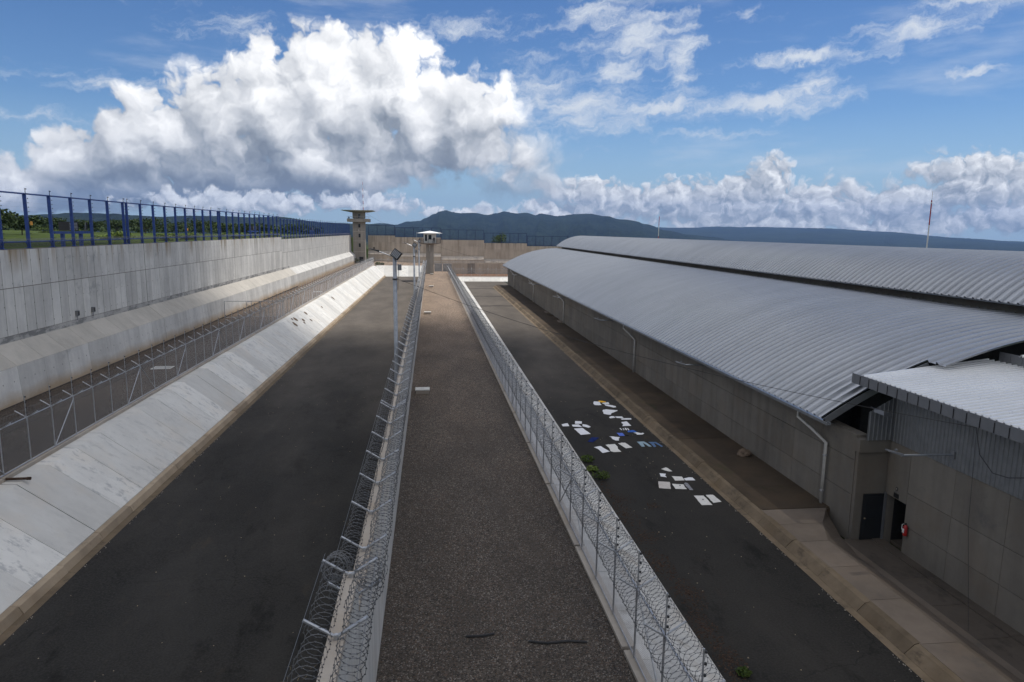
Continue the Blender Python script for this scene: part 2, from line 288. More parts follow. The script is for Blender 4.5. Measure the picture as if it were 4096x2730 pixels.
def terrain_mat():
    m, q = newmat('terrain_grass'); p = q.pos()
    c = q.mix(q.mr(q.noise(p, .03, 6, .6), .4, .65), (.060, .088, .018), (.034, .055, .014))
    c = q.mix(q.mr(q.noise(p, .4, 6, .7), .45, .7, 0, .6), c, (.085, .095, .026))
    c = q.mix(q.mr(q.vm('LENGTH', p), 450, 1100), c, q.mix(q.noise(p, .01, 7, .7), (.010, .017, .010), (.026, .036, .016)))   # woods beyond the fields
    q.bsdf(c, .95, 0, q.noise(p, 1.2, 6, .7), 1, .5, spec=.1); MT['terrain'] = m
terrain_mat()
def hill_mat(key, a, b, cc, sc):
    m, q = newmat(key); p = q.pos()
    n = q.noise(p, sc, 8, .68); n2 = q.noise(p, sc*5, 6, .7)
    c = q.mix(q.mr(n, .42, .58), [v*.6 for v in a], b); c = q.mix(q.mr(q.noise(p, sc*.35, 7, .7), .60, .72, 0, .7), c, cc); c = q.mix(q.mr(n2, .45, .65, 0, .5), c, [v*.55 for v in a])
    q.bsdf(c, 1, 0, q.math('ADD', n, n2), 1, 30, spec=.05); MT[key] = m
hill_mat('hill_green', (.012, .020, .012), (.020, .031, .016), (.050, .064, .026), .006); hill_mat('hill_far', (.012, .020, .014), (.018, .027, .016), (.035, .044, .026), .002)

# ------------------------------------------------------------------ mesh helpers
class MB:
    def __init__(s): s.v = []; s.f = []; s.sm = False
    def quadbox(s, p):   # 8 points: bottom 4 ccw, top 4 ccw
        b = len(s.v); s.v += [tuple(x) for x in p]
        s.f += [tuple(b+i for i in q) for q in ((3, 2, 1, 0), (4, 5, 6, 7), (0, 1, 5, 4), (1, 2, 6, 5), (2, 3, 7, 6), (3, 0, 4, 7))]; return s
    def box(s, x0, x1, y0, y1, z0, z1):
        return s.quadbox([(x0, y0, z0), (x1, y0, z0), (x1, y1, z0), (x0, y1, z0), (x0, y0, z1), (x1, y0, z1), (x1, y1, z1), (x0, y1, z1)])
    def tube(s, pts, r, n=6, caps=True, r_end=None):
        pts = [Vector(p) for p in pts]; b = len(s.v); m = len(pts)
        for i, p in enumerate(pts):
            t = (pts[min(i+1, m-1)]-pts[max(i-1, 0)]).normalized()
            a = Vector((0, 0, 1)) if abs(t.z) < .9 else Vector((1, 0, 0))
            u = t.cross(a).normalized(); w_ = t.cross(u)
            rr = r if r_end is None else r+(r_end-r)*i/(m-1)
            for k in range(n):
                an = 2*math.pi*k/n; s.v.append(tuple(p+u*math.cos(an)*rr+w_*math.sin(an)*rr))
        for i in range(m-1):
            for k in range(n):
                k2 = (k+1) % n; s.f.append((b+i*n+k, b+i*n+k2, b+(i+1)*n+k2, b+(i+1)*n+k))
        if caps: s.f.append(tuple(b+k for k in range(n))[::-1]); s.f.append(tuple(b+(m-1)*n+k for k in range(n)))
        return s
    def extrude_y(s, prof0, prof1, y0, y1):   # closed profiles of (x, z), same count
        b = len(s.v); n = len(prof0); s.v += [(x, y0, z) for x, z in prof0]+[(x, y1, z) for x, z in prof1]
        for k in range(n): k2 = (k+1) % n; s.f.append((b+k, b+k2, b+n+k2, b+n+k))
        s.f.append(tuple(b+k for k in range(n))[::-1]); s.f.append(tuple(b+n+k for k in range(n))); return s
    def lathe(s, prof, c=(0, 0, 0), n=10):
        b = len(s.v); m = len(prof)
        for r, z in prof:
            for k in range(n): an = 2*math.pi*k/n; s.v.append((c[0]+r*math.cos(an), c[1]+r*math.sin(an), c[2]+z))
        for i in range(m-1):
            for k in range(n): k2 = (k+1) % n; s.f.append((b+i*n+k, b+i*n+k2, b+(i+1)*n+k2, b+(i+1)*n+k))
        s.f.append(tuple(b+k for k in range(n))[::-1]); s.f.append(tuple(b+(m-1)*n+k for k in range(n))); return s
    def quad(s, a, b_, c, d): b = len(s.v); s.v += [tuple(a), tuple(b_), tuple(c), tuple(d)]; s.f.append((b, b+1, b+2, b+3)); return s
    def mesh(s, name, mat, smooth=False):
        me = bpy.data.meshes.new(name); me.from_pydata(s.v, [], s.f); me.materials.append(MT[mat])
        if smooth: me.polygons.foreach_set('use_smooth', [True]*len(me.polygons))
        me.update(); return me
    def build(s, name, mat, parent=None, smooth=False): return link(name, s.mesh(name, mat, smooth), parent)
def link(name, me, parent=None, loc=None):
    o = bpy.data.objects.new(name, me); C.objects.link(o)
    if parent:
        o.parent = parent
        if loc is None: o.matrix_parent_inverse = Matrix.Translation(-Vector(parent.get('_b', (0, 0, 0))))
    if loc is not None: o.location = loc
    return o
def tag(o, label, cat, group=None):
    o['label'] = label; o['category'] = cat
    if group: o['group'] = group
    return o
def thing(name, label, cat, loc=(0, 0, 0), group=None):
    o = bpy.data.objects.new(name, None); C.objects.link(o); o.location = loc; o['_b'] = tuple(loc); o.empty_display_size = .2
    return tag(o, label, cat, group)
def struct(o): o['kind'] = 'structure'; return o
def stuff(o): o['kind'] = 'stuff'; return o
def box(x0, x1, y0, y1, z0, z1): return MB().box(x0, x1, y0, y1, z0, z1)
def frange(a, b, st_):
    out = []
    while a < b-1e-6: out.append(a); a += st_
    return out

# ------------------------------------------------------------------ levels of the place
zp = lambda y: -.0075*y                # raised gravel walk
zlt = lambda y: .05-.0025*y            # top of the left bank
zlr = lambda y: -2.5-.0063*y           # left road
ZR, ZW = -2.0, -1.65                   # right road, right pavement
Y0 = -6

# ------------------------------------------------------------------ ground sheet, fields, far land
def terrain():
    xs = [-11000, -7500, -5000, -2500, -1200, -700, -450, -300, -220, -160, -120, -90, -70, -55, -45, -38, -33, -30, -28.5, -28.35, -10, 10, 30, 46, 60, 90, 140, 220, 400, 800, 1600, 3500, 7000, 11000]
    ys = [-2500, -800, -300, -120, -60, -20, 10, 30, 45, 60, 75, 90, 105, 120, 140, 160, 180, 200, 225, 250, 263.2, 264, 290, 340, 420, 550, 800, 1300, 2200, 4000, 6500, 8500, 11000]
    def h(x, y):
        if x <= -28.5:
            d = -28.5-x; r = math.hypot(x, y)
            z = 8.75+.6*(1-math.exp(-d/70))+.25*math.sin(x*.05)*math.cos(y*.04)*min(1, d/10)
            if r > 500: z -= min(60, (r-500)*.02)
            if y > 255: z -= min(14, (y-255)*.10)*math.exp(-d/160)
            return z
        if y <= 263.5: return -6. if x < 47 else -6-min(40, (x-47)*.15)
        return -1-min(75, (y-263)*.06)
    v = [(x, y, h(x, y)) for y in ys for x in xs]; n = len(xs)
    f = [(j*n+i, j*n+i+1, (j+1)*n+i+1, (j+1)*n+i) for j in range(len(ys)-1) for i in range(n-1)]
    m = MB(); m.v = v; m.f = f; struct(m.build('ground', 'terrain'))
terrain()

def ridge(name, R_, prof, mat, depth=.45, rough=.18, nseg=420, rows=22, seed=0):
    az0, az1 = prof[0][0], prof[-1][0]; m = MB(); na = nseg
    def ev(a):
        for (a0, e0), (a1, e1) in zip(prof, prof[1:]):
            if a0 <= a <= a1: t = (a-a0)/(a1-a0); t = t*t*(3-2*t); return e0+(e1-e0)*t
        return prof[-1][1]
    for j in range(rows+1):
        t = j/rows; r = R_*(1-depth*(1-t)) if t <= 1 else R_
        for i in range(na+1):
            a = az0+(az1-az0)*i/na; A = R(a); x, y = r*math.sin(A), r*math.cos(A)
            top = EYE+R_*math.tan(R(ev(a))); base = -78 if x > -.2*y else -30
            k = t**1.5
            nz = mnoise.fractal(Vector((x/R_*9+seed, y/R_*9, seed)), 1.0, 2.1, 6)
            n2_ = mnoise.fractal(Vector((a*.9+seed, 3.3, t*1.6)), .9, 2.2, 5)
            z = base+(top-base)*max(0, min(1.04, k+n2_*rough*t*(1-t)*2.2))+nz*R_*.006*t
            if j == rows: z = top+nz*R_*.0014+mnoise.noise(Vector((a*7, seed, 0)))*R_*.0005+mnoise.noise(Vector((a*23, seed, 3)))*R_*.0003
            m.v.append((x, y, z))
    for i in range(na+1):   # back slope
        x, y, z = m.v[rows*(na+1)+i]; m.v.append((x*1.2, y*1.2, -80))
    for j in range(rows+1):
        for i in range(na): b = j*(na+1)+i; m.f.append((b, b+1, b+na+2, b+na+1))
    return struct(m.build(name, mat, smooth=True))
ridge('hills', 3300, [(-75, .5), (-50, .8), (-38, .55), (-29.7, .66), (-28.3, .69), (-26.9, .79), (-25.4, .86), (-24, .84), (-22.1, .79), (-20.2, .74), (-18.2, .89), (-15.7, .87), (-14, .82), (-11.7, .92), (-8.4, .53), (-4.5, .42), (-2.5, .2), (2, -.4)], 'hill_green', seed=2)
ridge('hills', 5200, [(-12, -.1), (-6, .3), (-3.9, .5), (-2.8, .40), (-1.8, .68), (-.85, .76), (-.4, .98), (.4, 1.33), (.8, 1.53), (1.3, 1.61), (1.8, 1.48), (2.35, 1.39), (3.6, 1.43), (4.7, 1.29), (5.5, 1.45), (6.05, 1.61), (7.1, 1.47), (7.9, 1.54), (8.7, 1.35), (9.05, 1.49), (9.6, 1.41), (10.3, 1.29), (12.1, 1.44), (13.1, 1.47), (14.4, 1.28), (15.8, .98), (17.6, .55), (19.4, .22), (21.2, -.07), (22.9, -.23), (25, -.59), (30, -.85)], 'hill_green', depth=.6, rough=.35, seed=5, rows=22)
ridge('hills', 9000, [(8, -.1), (13, .25), (18, .40), (23.8, .46), (26.7, .57), (30.3, .51), (35.4, .32), (38.6, -.02), (43.3, -.25), (50, -.2), (62, .1), (80, .2)], 'hill_far', depth=.45, rough=.1, seed=9)

# ------------------------------------------------------------------ roads and walks
def strip(name, x0, x1, zf0, zf1, ys, mat):
    m = MB()
    for y in ys: m.v += [(x0, y, zf0(y)), (x1, y, zf1(y))]
    for j in range(len(ys)-1): b = 2*j; m.f.append((b, b+1, b+3, b+2))
    return struct(m.build(name, mat))
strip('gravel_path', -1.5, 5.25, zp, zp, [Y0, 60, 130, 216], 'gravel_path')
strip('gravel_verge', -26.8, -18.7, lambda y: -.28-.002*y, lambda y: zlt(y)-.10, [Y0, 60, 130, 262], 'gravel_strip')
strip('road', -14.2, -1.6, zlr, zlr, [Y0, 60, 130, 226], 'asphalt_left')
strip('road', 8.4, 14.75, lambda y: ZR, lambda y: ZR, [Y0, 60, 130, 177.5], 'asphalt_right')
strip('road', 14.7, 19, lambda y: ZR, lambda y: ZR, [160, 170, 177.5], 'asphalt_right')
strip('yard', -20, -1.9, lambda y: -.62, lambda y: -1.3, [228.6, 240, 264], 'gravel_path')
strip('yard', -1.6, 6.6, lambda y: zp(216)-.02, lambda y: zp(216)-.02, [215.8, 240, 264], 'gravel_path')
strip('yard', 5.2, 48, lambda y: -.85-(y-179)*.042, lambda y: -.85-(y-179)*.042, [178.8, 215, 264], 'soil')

# left bank of concrete slabs, kerb blocks and gutter
lb = struct(strip('embankment', -18.6, -14.9, lambda y: zlt(y)-.5, lambda y: zlr(y)-.25, [Y0, 100, 228], 'concrete_bank'))
joints = (30.5, 53.6, 76.3, 100, 121.3, 145, 168, 191, 214)
ys = []; y = 6.0
for J in list(joints)+[226]:
    n = max(1, round((J-y)/2.55)); ys += [(y+(J-y)*k/n+(.035 if k == 0 else .009), y+(J-y)*(k+1)/n-(.035 if k == n-1 else .009)) for k in range(n)]; y = J
for a, b in ys:
    j = random.uniform(-.012, .012)
    pr = lambda y_: [(-18.5, zlt(y_)-.35), (-18.5, zlt(y_)-.02+j), (-17.85, zlt(y_)-.06+j), (-14.85, zlr(y_)+.37+j), (-14.85, zlr(y_)+.15)]
    MB().extrude_y(pr(a), pr(b), a, b).build('slab', 'concrete_bank', lb)
for a in frange(6, 226, 3.05):
    b = a+3.03; j = random.uniform(-.02, .02); k = random.uniform(-.02, .02)
    pr = lambda y_: [(-14.87, zlr(y_)-.1), (-14.87, zlr(y_)+.345+k), (-14.60+j, zlr(y_)+.30+k), (-14.46+j, zlr(y_)+.02), (-14.46, zlr(y_)-.1)]
    MB().extrude_y(pr(a), pr(b), a, b).build('kerb_block', 'concrete_kerb', lb)
gut = strip('gutter', -14.52, -14.12, lambda y: zlr(y)+.008, lambda y: zlr(y)+.006, [Y0, 60, 130, 226], 'concrete_kerb_right')
for a in frange(6, 230, 6.2): MB().extrude_y([(-18.86, zlt(a)-.3), (-18.86, zlt(a)+.13), (-18.5, zlt(a)+.13), (-18.5, zlt(a)-.3)], [(-18.86, zlt(a+6.17)-.3), (-18.86, zlt(a+6.17)+.13), (-18.5, zlt(a+6.17)+.13), (-18.5, zlt(a+6.17)-.3)], a, a+6.17).build('plinth_block', 'concrete_plinth', lb)
# far cross bank that closes the left road
fb = struct(MB().quadbox([(-18.4, 224.6, -5), (-1.9, 224.6, -5), (-1.9, 228.7, -5), (-18.4, 228.7, -5), (-18.4, 224.7, -4.9), (-1.9, 224.7, -4.9), (-1.9, 228.7, -.75), (-18.4, 228.7, -.75)]).build('embankment', 'concrete_bank'))
for a in frange(-17.6, -2.2, 2.6):
    b = min(a+2.58, -1.95); MB().quadbox([(a, 224.4, -4.6), (b, 224.4, -4.6), (b, 228.7, -1.1), (a, 228.7, -1.1), (a, 224.3, -3.92), (b, 224.3, -3.92), (b, 228.7, -.58), (a, 228.7, -.58)]).build('slab', 'concrete_bank', fb)
# right bank
rb = struct(strip('embankment', 5.4, 8.6, lambda y: zp(y)-.3, lambda y: ZR-.15, [Y0, 100, 178], 'concrete_bank_right'))
for a in frange(4, 176, 2.4):
    b = a+2.385; j = random.uniform(-.012, .012)
    pr = lambda y_: [(5.45, zp(y_)-.3), (5.45, zp(y_)-.03+j), (5.95, zp(y_)-.06+j), (8.35, ZR+.12+j*.5), (8.52, ZR+.03), (8.52, ZR-.15), (8.3, ZR-.2)]
    MB().extrude_y(pr(a), pr(b), a, b).build('slab', 'concrete_bank_right', rb)
for a in frange(4, 196, 6.2):
    if 0: pass
    b = a+6.05; pr = lambda y_: [(5.06, zp(y_)-.2), (5.06, zp(y_)+.09), (5.44, zp(y_)+.09), (5.44, zp(y_)-.2)]
    MB().extrude_y(pr(a), pr(b), a, b).build('plinth_block', 'concrete_plinth', rb)
fb2 = struct(MB().quadbox([(6.3, 177.3, -3), (26, 177.3, -3), (26, 179, -3), (6.3, 179, -3), (6.3, 177.4, -2.2), (26, 177.4, -2.2), (26, 179, -1), (6.3, 179, -1)]).build('embankment', 'concrete_bank'))
for a in frange(6.4, 25, 2.3):
    b = a+2.28; MB().quadbox([(a, 177.2, -2.4), (b, 177.2, -2.4), (b, 179, -1.1), (a, 179, -1.1), (a, 177.1, -1.96), (b, 177.1, -1.96), (b, 179, -.8), (a, 179, -.8)]).build('slab', 'concrete_bank', fb2)
# right pavement: kerb blocks, slabs, ramp side and sunken yard
pv = struct(MB().box(15.2, 18.7, 28.5, 160.5, -3, ZW-.05).build('pavement', 'concrete_walk'))
cuts = [28.55]+[31.4+4.05*k for k in range(32)]+[160.4]
for a, b in zip(cuts, cuts[1:]):
    if b-a < .3: continue
    j = random.uniform(-.008, .008); box(15.2, 18.62, a+.008, b-.008, ZW-.12, ZW+j).build('slab', 'concrete_walk', pv)
kj = [-4.0+2.45*k for k in range(68)]
for a, b in zip(kj, kj[1:]):
    if a > 160: break
    j = random.uniform(-.02, .02); k = random.uniform(-.015, .015)
    pr = [(14.72, ZR-.2), (14.72, ZR+.02), (15.02+j, ZW-.03+k), (15.25, ZW+.012+k), (15.25, ZR-.2)]
    MB().extrude_y(pr, pr, a+.012, b-.012).build('kerb_block', 'concrete_kerb_right', pv)
strip('gutter', 14.42, 14.78, lambda y: ZR+.006, lambda y: ZR+.009, [Y0, 60, 110, 160.5], 'concrete_kerb_right')
rp = struct(MB().box(15.2, 18.2, -6, 28.5, -3.2, ZW-.75).build('ramp_bank', 'concrete_ramp'))
rc_ = [28.5, 26.9, 25.2, 23.0, 20.6, 18.0, 15.0, 12.0, 8.0, 3.0, -4.0]
for b, a in zip(rc_, rc_[1:]):
    x = 16.5; f_ = lambda y_: x+(1.9*max(0, (y_-25.8)/2.7) if y_ > 25.8 else 0)
    pr = lambda y_: [(15.2, -2.6), (15.2, ZW), (f_(y_), ZW), (max(f_(y_)+.15, 17.95+.6*max(0, (y_-25.8)/2.7)), -2.43 if y_ < 26.5 else -2.43+.4*(y_-26.5)/2), (max(f_(y_)+.15, 17.95+.6*max(0, (y_-25.8)/2.7)), -2.6)]
    MB().extrude_y(pr(a+.01), pr(b-.01), a+.01, b-.01).build('slab', 'concrete_ramp', rp)
sy = struct(MB().box(17.6, 20.2, -6, 27, -3.2, -2.55).build('sunken_yard', 'concrete_sunk'))
for b, a in zip([26.9, 23.3, 21.3, 19.2, 16.5, 13, 8, 2], [23.3, 21.3, 19.2, 16.5, 13, 8, 2, -5]):
    box(17.7, 19.55, a+.012, b-.012, -2.6, -2.45).build('slab', 'concrete_sunk', sy); box(19.57, 20.05, a+.012, b-.012, -2.6, -2.40).build('slab', 'concrete_sunk', sy)

# ------------------------------------------------------------------ big perimeter wall on the left
pw = thing('perimeter_wall', 'tall pale concrete perimeter wall with stained formwork panels below the blue posts', 'wall', (-28, 38, -.4))
def wtop(y): return 9.4 if y < 135 else 9.0
prof = lambda t: [(-28.62, -1.5), (-28.62, t), (-28.02, t), (-28.02, 3.2), (-26.62, 2.0), (-26.42, -1.5)]
exj = [8, 40.6, 71.6, 103, 135, 166, 197, 228, 251]
for a, b in zip(exj, exj[1:]): MB().extrude_y(prof(wtop(a+1)-.01), prof(wtop(a+1)-.01), a+.02, b-.02).build('wall_section', 'concrete_building', pw)
def panel_mesh(name, w_, h): return box(-.05, .018, 0, w_-.05, 0, h-.04).mesh(name, 'concrete_wall')
pm1, pm2, pm2b = panel_mesh('panel', 1.163, 2.56), panel_mesh('panel', 1.163, 3.16), panel_mesh('panel', 1.163, 2.16)
pmb = MB().quadbox([(-.04, 0, 0), (.02, 0, 0), (.02, 3.17, 0), (-.04, 3.17, 0), (-1.43, 0, 1.23), (-1.37, 0, 1.23), (-1.37, 3.17, 1.23), (-1.43, 3.17, 1.23)]).mesh('panel', 'concrete_batter')
pml = MB().quadbox([(-.05, 0, 0), (.20, 0, 0), (.20, 3.17, 0), (-.05, 3.17, 0), (-.05, 0, 2.3), (.02, 0, 2.3), (.02, 3.17, 2.3), (-.05, 3.17, 2.3)]).mesh('panel', 'concrete_wall')
pmband = box(-.05, .03, 0, 3.17, 0, .40).mesh('panel', 'concrete_joint')
rest = MB(); cnt = 0
for a, b in zip(exj[1:], exj[2:]):
    n = round((b-a)/1.163); pt_ = (b-a-.06)/n; s0 = a+.03; sy_ = pt_/1.163
    for k in range(n):
        y = s0+k*pt_; t = wtop(y); jx = random.uniform(-.004, .004)
        if cnt < 200:
            for pm_, zz_, j_ in ((pm1, t-2.56, jx), (pm2, t-2.56-3.17, -jx)): o = link('panel', pm_, pw); o.location = (-28.02+j_, y, zz_); o.scale.y = sy_
            cnt += 2
        else:
            rest.box(-28.07, -28.002+jx, y, y+1.115, t-2.56, t-.014); rest.box(-28.07, -28.002-jx, y, y+1.115, t-5.73, t-2.59)
    n = round((b-a)/3.19); pt_ = (b-a-.04)/n; s0 = a+.02
    for k in range(n):
        y = s0+k*pt_
        if y < 140:
            for pm_, lc_ in ((pmband, (-28.02, y, 3.24)), (pmb, (-26.62, y, 2.01)), (pml, (-26.62, y, -.3))): o = link('panel', pm_, pw); o.location = lc_; o.scale.y = pt_/3.19
        else:
            rest.quadbox([(-26.66, y, 2.01), (-26.6, y, 2.01), (-26.6, y+3.17, 2.01), (-26.66, y+3.17, 2.01), (-28.05, y, 3.24), (-27.99, y, 3.24), (-27.99, y+3.17, 3.24), (-28.05, y+3.17, 3.24)])
            rest.quadbox([(-26.67, y, -.8), (-26.4, y, -.8), (-26.4, y+3.17, -.8), (-26.67, y+3.17, -.8), (-26.67, y, 2), (-26.6, y, 2), (-26.6, y+3.17, 2), (-26.67, y+3.17, 2)])
for o in pw.children: pass
stuff(rest.build('panel', 'concrete_wall', pw))
for i, yb in enumerate((57.6, 60.2)):
    t = thing('junction_box', 'small grey junction box fixed to the tall wall, %s' % ('the one farther from the wall joint' if i == 0 else 'the one nearer the dark repair patch'), 'box', (-28, yb, 3.95))
    box(-28.0, -27.78, yb-.13, yb+.13, 3.95, 4.36).build('case', 'grey_metal', t); box(-27.78, -27.765, yb-.1, yb+.1, 4.0, 4.31).build('lid', 'black_plastic', t); MB().tube([(-27.9, yb-.02, 3.95), (-27.9, yb-.02, 3.6)], .02).build('conduit', 'grey_metal', t)

# ------------------------------------------------------------------ razor wire
def coil_mesh(name, p0, p1, Rr, pitch, r, seg=14, sides=3, far=80., barbs=30., mat='razor_steel', squash=1.):
    m = MB(); p0, p1 = Vector(p0), Vector(p1); d = p1-p0; L = d.length; d.normalize()
    side = Vector((-d.y, d.x, 0)); side.normalize(); upv = side.cross(d)*-1
    if upv.z < 0: upv = -upv
    s = 0.; pts = []; ph = 0.; jr = 1.; jx = 0; jz = 0
    while s < L:
        wy = (p0+d*s).y; far_ = wy > far
        sg = 9 if far_ else seg; pt = pitch*(1.35 if far_ else 1.)
        jr = random.uniform(.93, 1.06); jx = random.uniform(-.02, .02); jz = random.uniform(-.02, .02); jp = random.uniform(.85, 1.15)
        for k in range(sg):
            a = 2*math.pi*k/sg
            pts.append(p0+d*(s+pt*jp*k/sg)+side*(math.cos(a)*Rr*jr+jx)+upv*(math.sin(a)*Rr*jr*squash+jz))
        s += pt*jp
    b = len(m.v); n = sides
    for i, p in enumerate(pts):
        t = (pts[min(i+1, len(pts)-1)]-pts[max(i-1, 0)]).normalized(); u = t.cross(d).normalized(); w_ = t.cross(u)
        for k in range(n): an = 2*math.pi*k/n; m.v.append(tuple(p+u*math.cos(an)*r+w_*math.sin(an)*r))
    for i in range(len(pts)-1):
        for k in range(n): k2 = (k+1) % n; m.f.append((b+i*n+k, b+i*n+k2, b+(i+1)*n+k2, b+(i+1)*n+k))
    for i in range(0, len(pts)-1):
        if pts[i].y > barbs: break
        p = pts[i]; t = (pts[i+1]-p).normalized(); u = t.cross(d).normalized()
        if i % 1 == 0: m.quad(p-t*.022, p+u*.016, p+t*.022, p-u*.016); m.quad(p-t*.022, p+d*.016, p+t*.022, p-d*.016)
    return m
def coil(label, segs, Rr=.25, pitch=.2, r=.0055, group=None, **kw):
    o = MB()
    for p0, p1 in segs:
        q = coil_mesh('coil', p0, p1, Rr, pitch, r, **kw); b = len(o.v); o.v += q.v; o.f += [tuple(i+b for i in f) for f in q.f]
    return tag(o.build('razor_wire_coil', 'razor_steel'), label, 'razor wire', group)

# ------------------------------------------------------------------ stepped divider wall between the left road and the walk
dv = thing('divider_wall', 'stepped grey concrete wall along the gravel walk with Y brackets on top', 'wall', (-1.6, 5, -.5))
secs = [(4, 12.45, 4.56), (12.45, 27.2, 3.84), (27.2, 42.6, 3.80), (42.6, 56, 3.74), (56, 74, 3.60), (74, 92, 3.30), (92, 112, 2.95), (112, 134, 2.65), (134, 165, 2.42), (165, 199, 2.14)]
for a, b, t in secs:
    n = max(1, round((b-a)/4.9))
    for k in range(n):
        y0, y1 = a+(b-a)*k/n+.008, a+(b-a)*(k+1)/n-.008
        box(-1.66+random.uniform(-.006, .006), -1.42, y0, y1, zlr(y1)-.3, t-.14).build('wall_section', 'concrete_divider', dv)
    box(-1.675, -1.405, a+.01, b-.01, t-.137, t).build('coping', 'concrete_plinth', dv)
armL = MB().tube([(0, 0, -.02), (-.50, 0, .30)], .029, 7).mesh('arm', 'galvanised'); armR = MB().tube([(0, 0, -.02), (.50, 0, .30)], .029, 7).mesh('arm', 'galvanised')
stub = MB().tube([(0, 0, -.12), (0, 0, .03)], .036, 8).mesh('bracket', 'galvanised')
fl, fr = [], []
for a, b, t in secs:
    n = max(2, round((b-a)/2.25)); yy = [a+.25+(b-a-.5)*k/n for k in range(n+1)]
    for y in yy:
        br = link('bracket', stub, dv); br.location = (-1.53, y, t+.06); br.matrix_parent_inverse = Matrix.Translation(-Vector(dv['_b']))
        link('arm', armL, br, (0, 0, 0)); link('arm', armR, br, (0, 0, 0))
    fl.append(((-1.80, a+.1, t+.15), (-1.80, b-.1, t+.15))); fr.append(((-1.22, a+.1, t+.13), (-1.22, b-.1, t+.13)))
    MB().tube([(-2.02, a, t+.37), (-2.02, b, t+.37)], .004, 4).build('tension_wire', 'razor_steel', dv); MB().tube([(-1.04, a, t+.37), (-1.04, b, t+.37)], .004, 4).build('tension_wire', 'razor_steel', dv)
coil('razor wire coil on the road side of the stepped divider wall', fl, .21, .20, r=.0042); coil('razor wire coil on the gravel walk side of the stepped divider wall', fr, .235, .185, r=.0058)

m = coil_mesh('coil', (-1.84, 12.1, 4.78), (-1.80, 12.75, 4.55), .235, .17, .0062, seg=18, barbs=99); q = coil_mesh('coil', (-1.22, 12.1, 4.66), (-1.16, 13.0, 4.25), .25, .20, .006, seg=18, barbs=99)
for mm in (m, q):
    for i_, v_ in enumerate(mm.v): mm.v[i_] = tuple(Vector(v_)+mnoise.noise_vector(Vector(v_)*2.2)*.05)
for mm, lab in ((m, 'bunched end loops of razor wire at the wall step, road side'), (q, 'bunched end loops of razor wire at the wall step, walk side')): tag(mm.build('razor_wire_bunch', 'razor_steel'), lab, 'razor wire')

# ------------------------------------------------------------------ chain link fences
def fence(name, label, p0, p1, h, n, ext=1.05, wire=.0022, sp=.062, brace=4, lmesh=True, coils=None, arms=True, r_post=.029):
    p0, p1 = Vector(p0), Vector(p1); d = (p1-p0); L = d.length; u = d.normalized(); hz = Vector((u.x, u.y, 0)).normalized(); nrm = Vector((hz.y, -hz.x, 0))
    f = thing(name, label, 'fence', p0); f.rotation_euler = (0, 0, 0)
    rotz = math.atan2(hz.x, hz.y)*-1
    inv = Matrix.Translation(-p0)
    def part(nm, m, mat): return m.build(nm, mat, f)
    post = MB().tube([(0, 0, 0), (0, 0, h+.01)], r_post, 8).mesh('post', 'galvanised')
    aL = MB().tube([(0, 0, h-.03), (-.50, 0, h+.30)], .026, 7).mesh('arm', 'galvanised'); aR = MB().tube([(0, 0, h-.03), (.50, 0, h+.30)], .026, 7).mesh('arm', 'galvanised')
    pe = MB().tube([(0, -.05, h-.15), (0, -.05, h+ext)], .019, 6).mesh('extension_pole', 'galvanised')
    ins = MB()
    for k in range(4): z = h+.22+k*(ext-.3)/3; ins.lathe([(.012, -.03), (.034, -.015), (.034, .01), (.02, .03)], (.045, -.05, z), 7)
    ins = ins.mesh('insulators', 'black_plastic'); tm = Matrix.Rotation(rotz, 4, 'Z')
    for k in range(n+1):
        b = p0+d*k/n; po = link('post', post, f); po.location = b; po.rotation_euler.z = rotz; po.matrix_parent_inverse = inv
        if arms: link('arm', aL, po, (0, 0, 0)); link('arm', aR, po, (0, 0, 0))
        if ext: link('extension_pole', pe, po, (0, 0, 0)); stuff(link('insulators', ins, po, (0, 0, 0)))
    Z = Vector((0, 0, 1))
    part('top_rail', MB().tube([p0+Z*h, p1+Z*h], .024, 7), 'galvanised'); part('bottom_rail', MB().tube([p0+Z*.06, p1+Z*.06], .022, 6), 'galvanised')
    if brace:
        for k in range(2, n, brace):
            a = p0+d*k/n+nrm*.03
            for sgn in ((-1, 1) if k % (2*brace) == 2 else (-1,)): part('brace', MB().tube([a+Z*(h-.1), a+d/n*sgn+Z*.12], .024, 6), 'galvanised')
    if lmesh:   # woven wire: two families of slanting wires
        m = MB(); H_ = h-.06
        for sgn in (1, -1):
            s = -H_
            while s < L+H_:
                a0, a1 = (s, s+H_) if sgn > 0 else (s+H_, s); z0, z1 = .06, h
                q = []
                for (sa, za) in ((a0, z0), (a1, z1)): q.append([sa, za])
                (sa, za), (sb, zb) = q
                def clip(sa, za, sb, zb):
                    if sa < 0: t = (0-sa)/(sb-sa); za += (zb-za)*t; sa = 0
                    if sa > L: t = (L-sa)/(sb-sa); za += (zb-za)*t; sa = L
                    return sa, za
                if not (max(sa, sb) <= 0 or min(sa, sb) >= L):
                    sa, za = clip(sa, za, sb, zb); sb, zb = clip(sb, zb, sa, za)
                    A = p0+u*sa+Z*za+nrm*.032; B = p0+u*sb+Z*zb+nrm*.032
                    wv = wire*(1+max(0, (A.y-45))*.004)
                    m.tube([A, B], wv, 3, False)
                s += sp*(1 if p0.y+u.y*s < 90 else 2)
        part('woven_wire', m, 'galvanised')
    return f
fence('chain_link_fence', 'chain link fence with Y arms on the gravel walk edge beside the right road', (5.25, 3.3, zp(3.3)+.08), (5.25, 203, zp(203)+.08), 1.97, 95)
fence('chain_link_fence', 'chain link fence with Y arms on top of the white bank below the tall wall', (-18.68, 8, zlt(8)+.12), (-18.68, 230.5, zlt(230.5)+.12), 2.12, 106, sp=.08, wire=.0010)
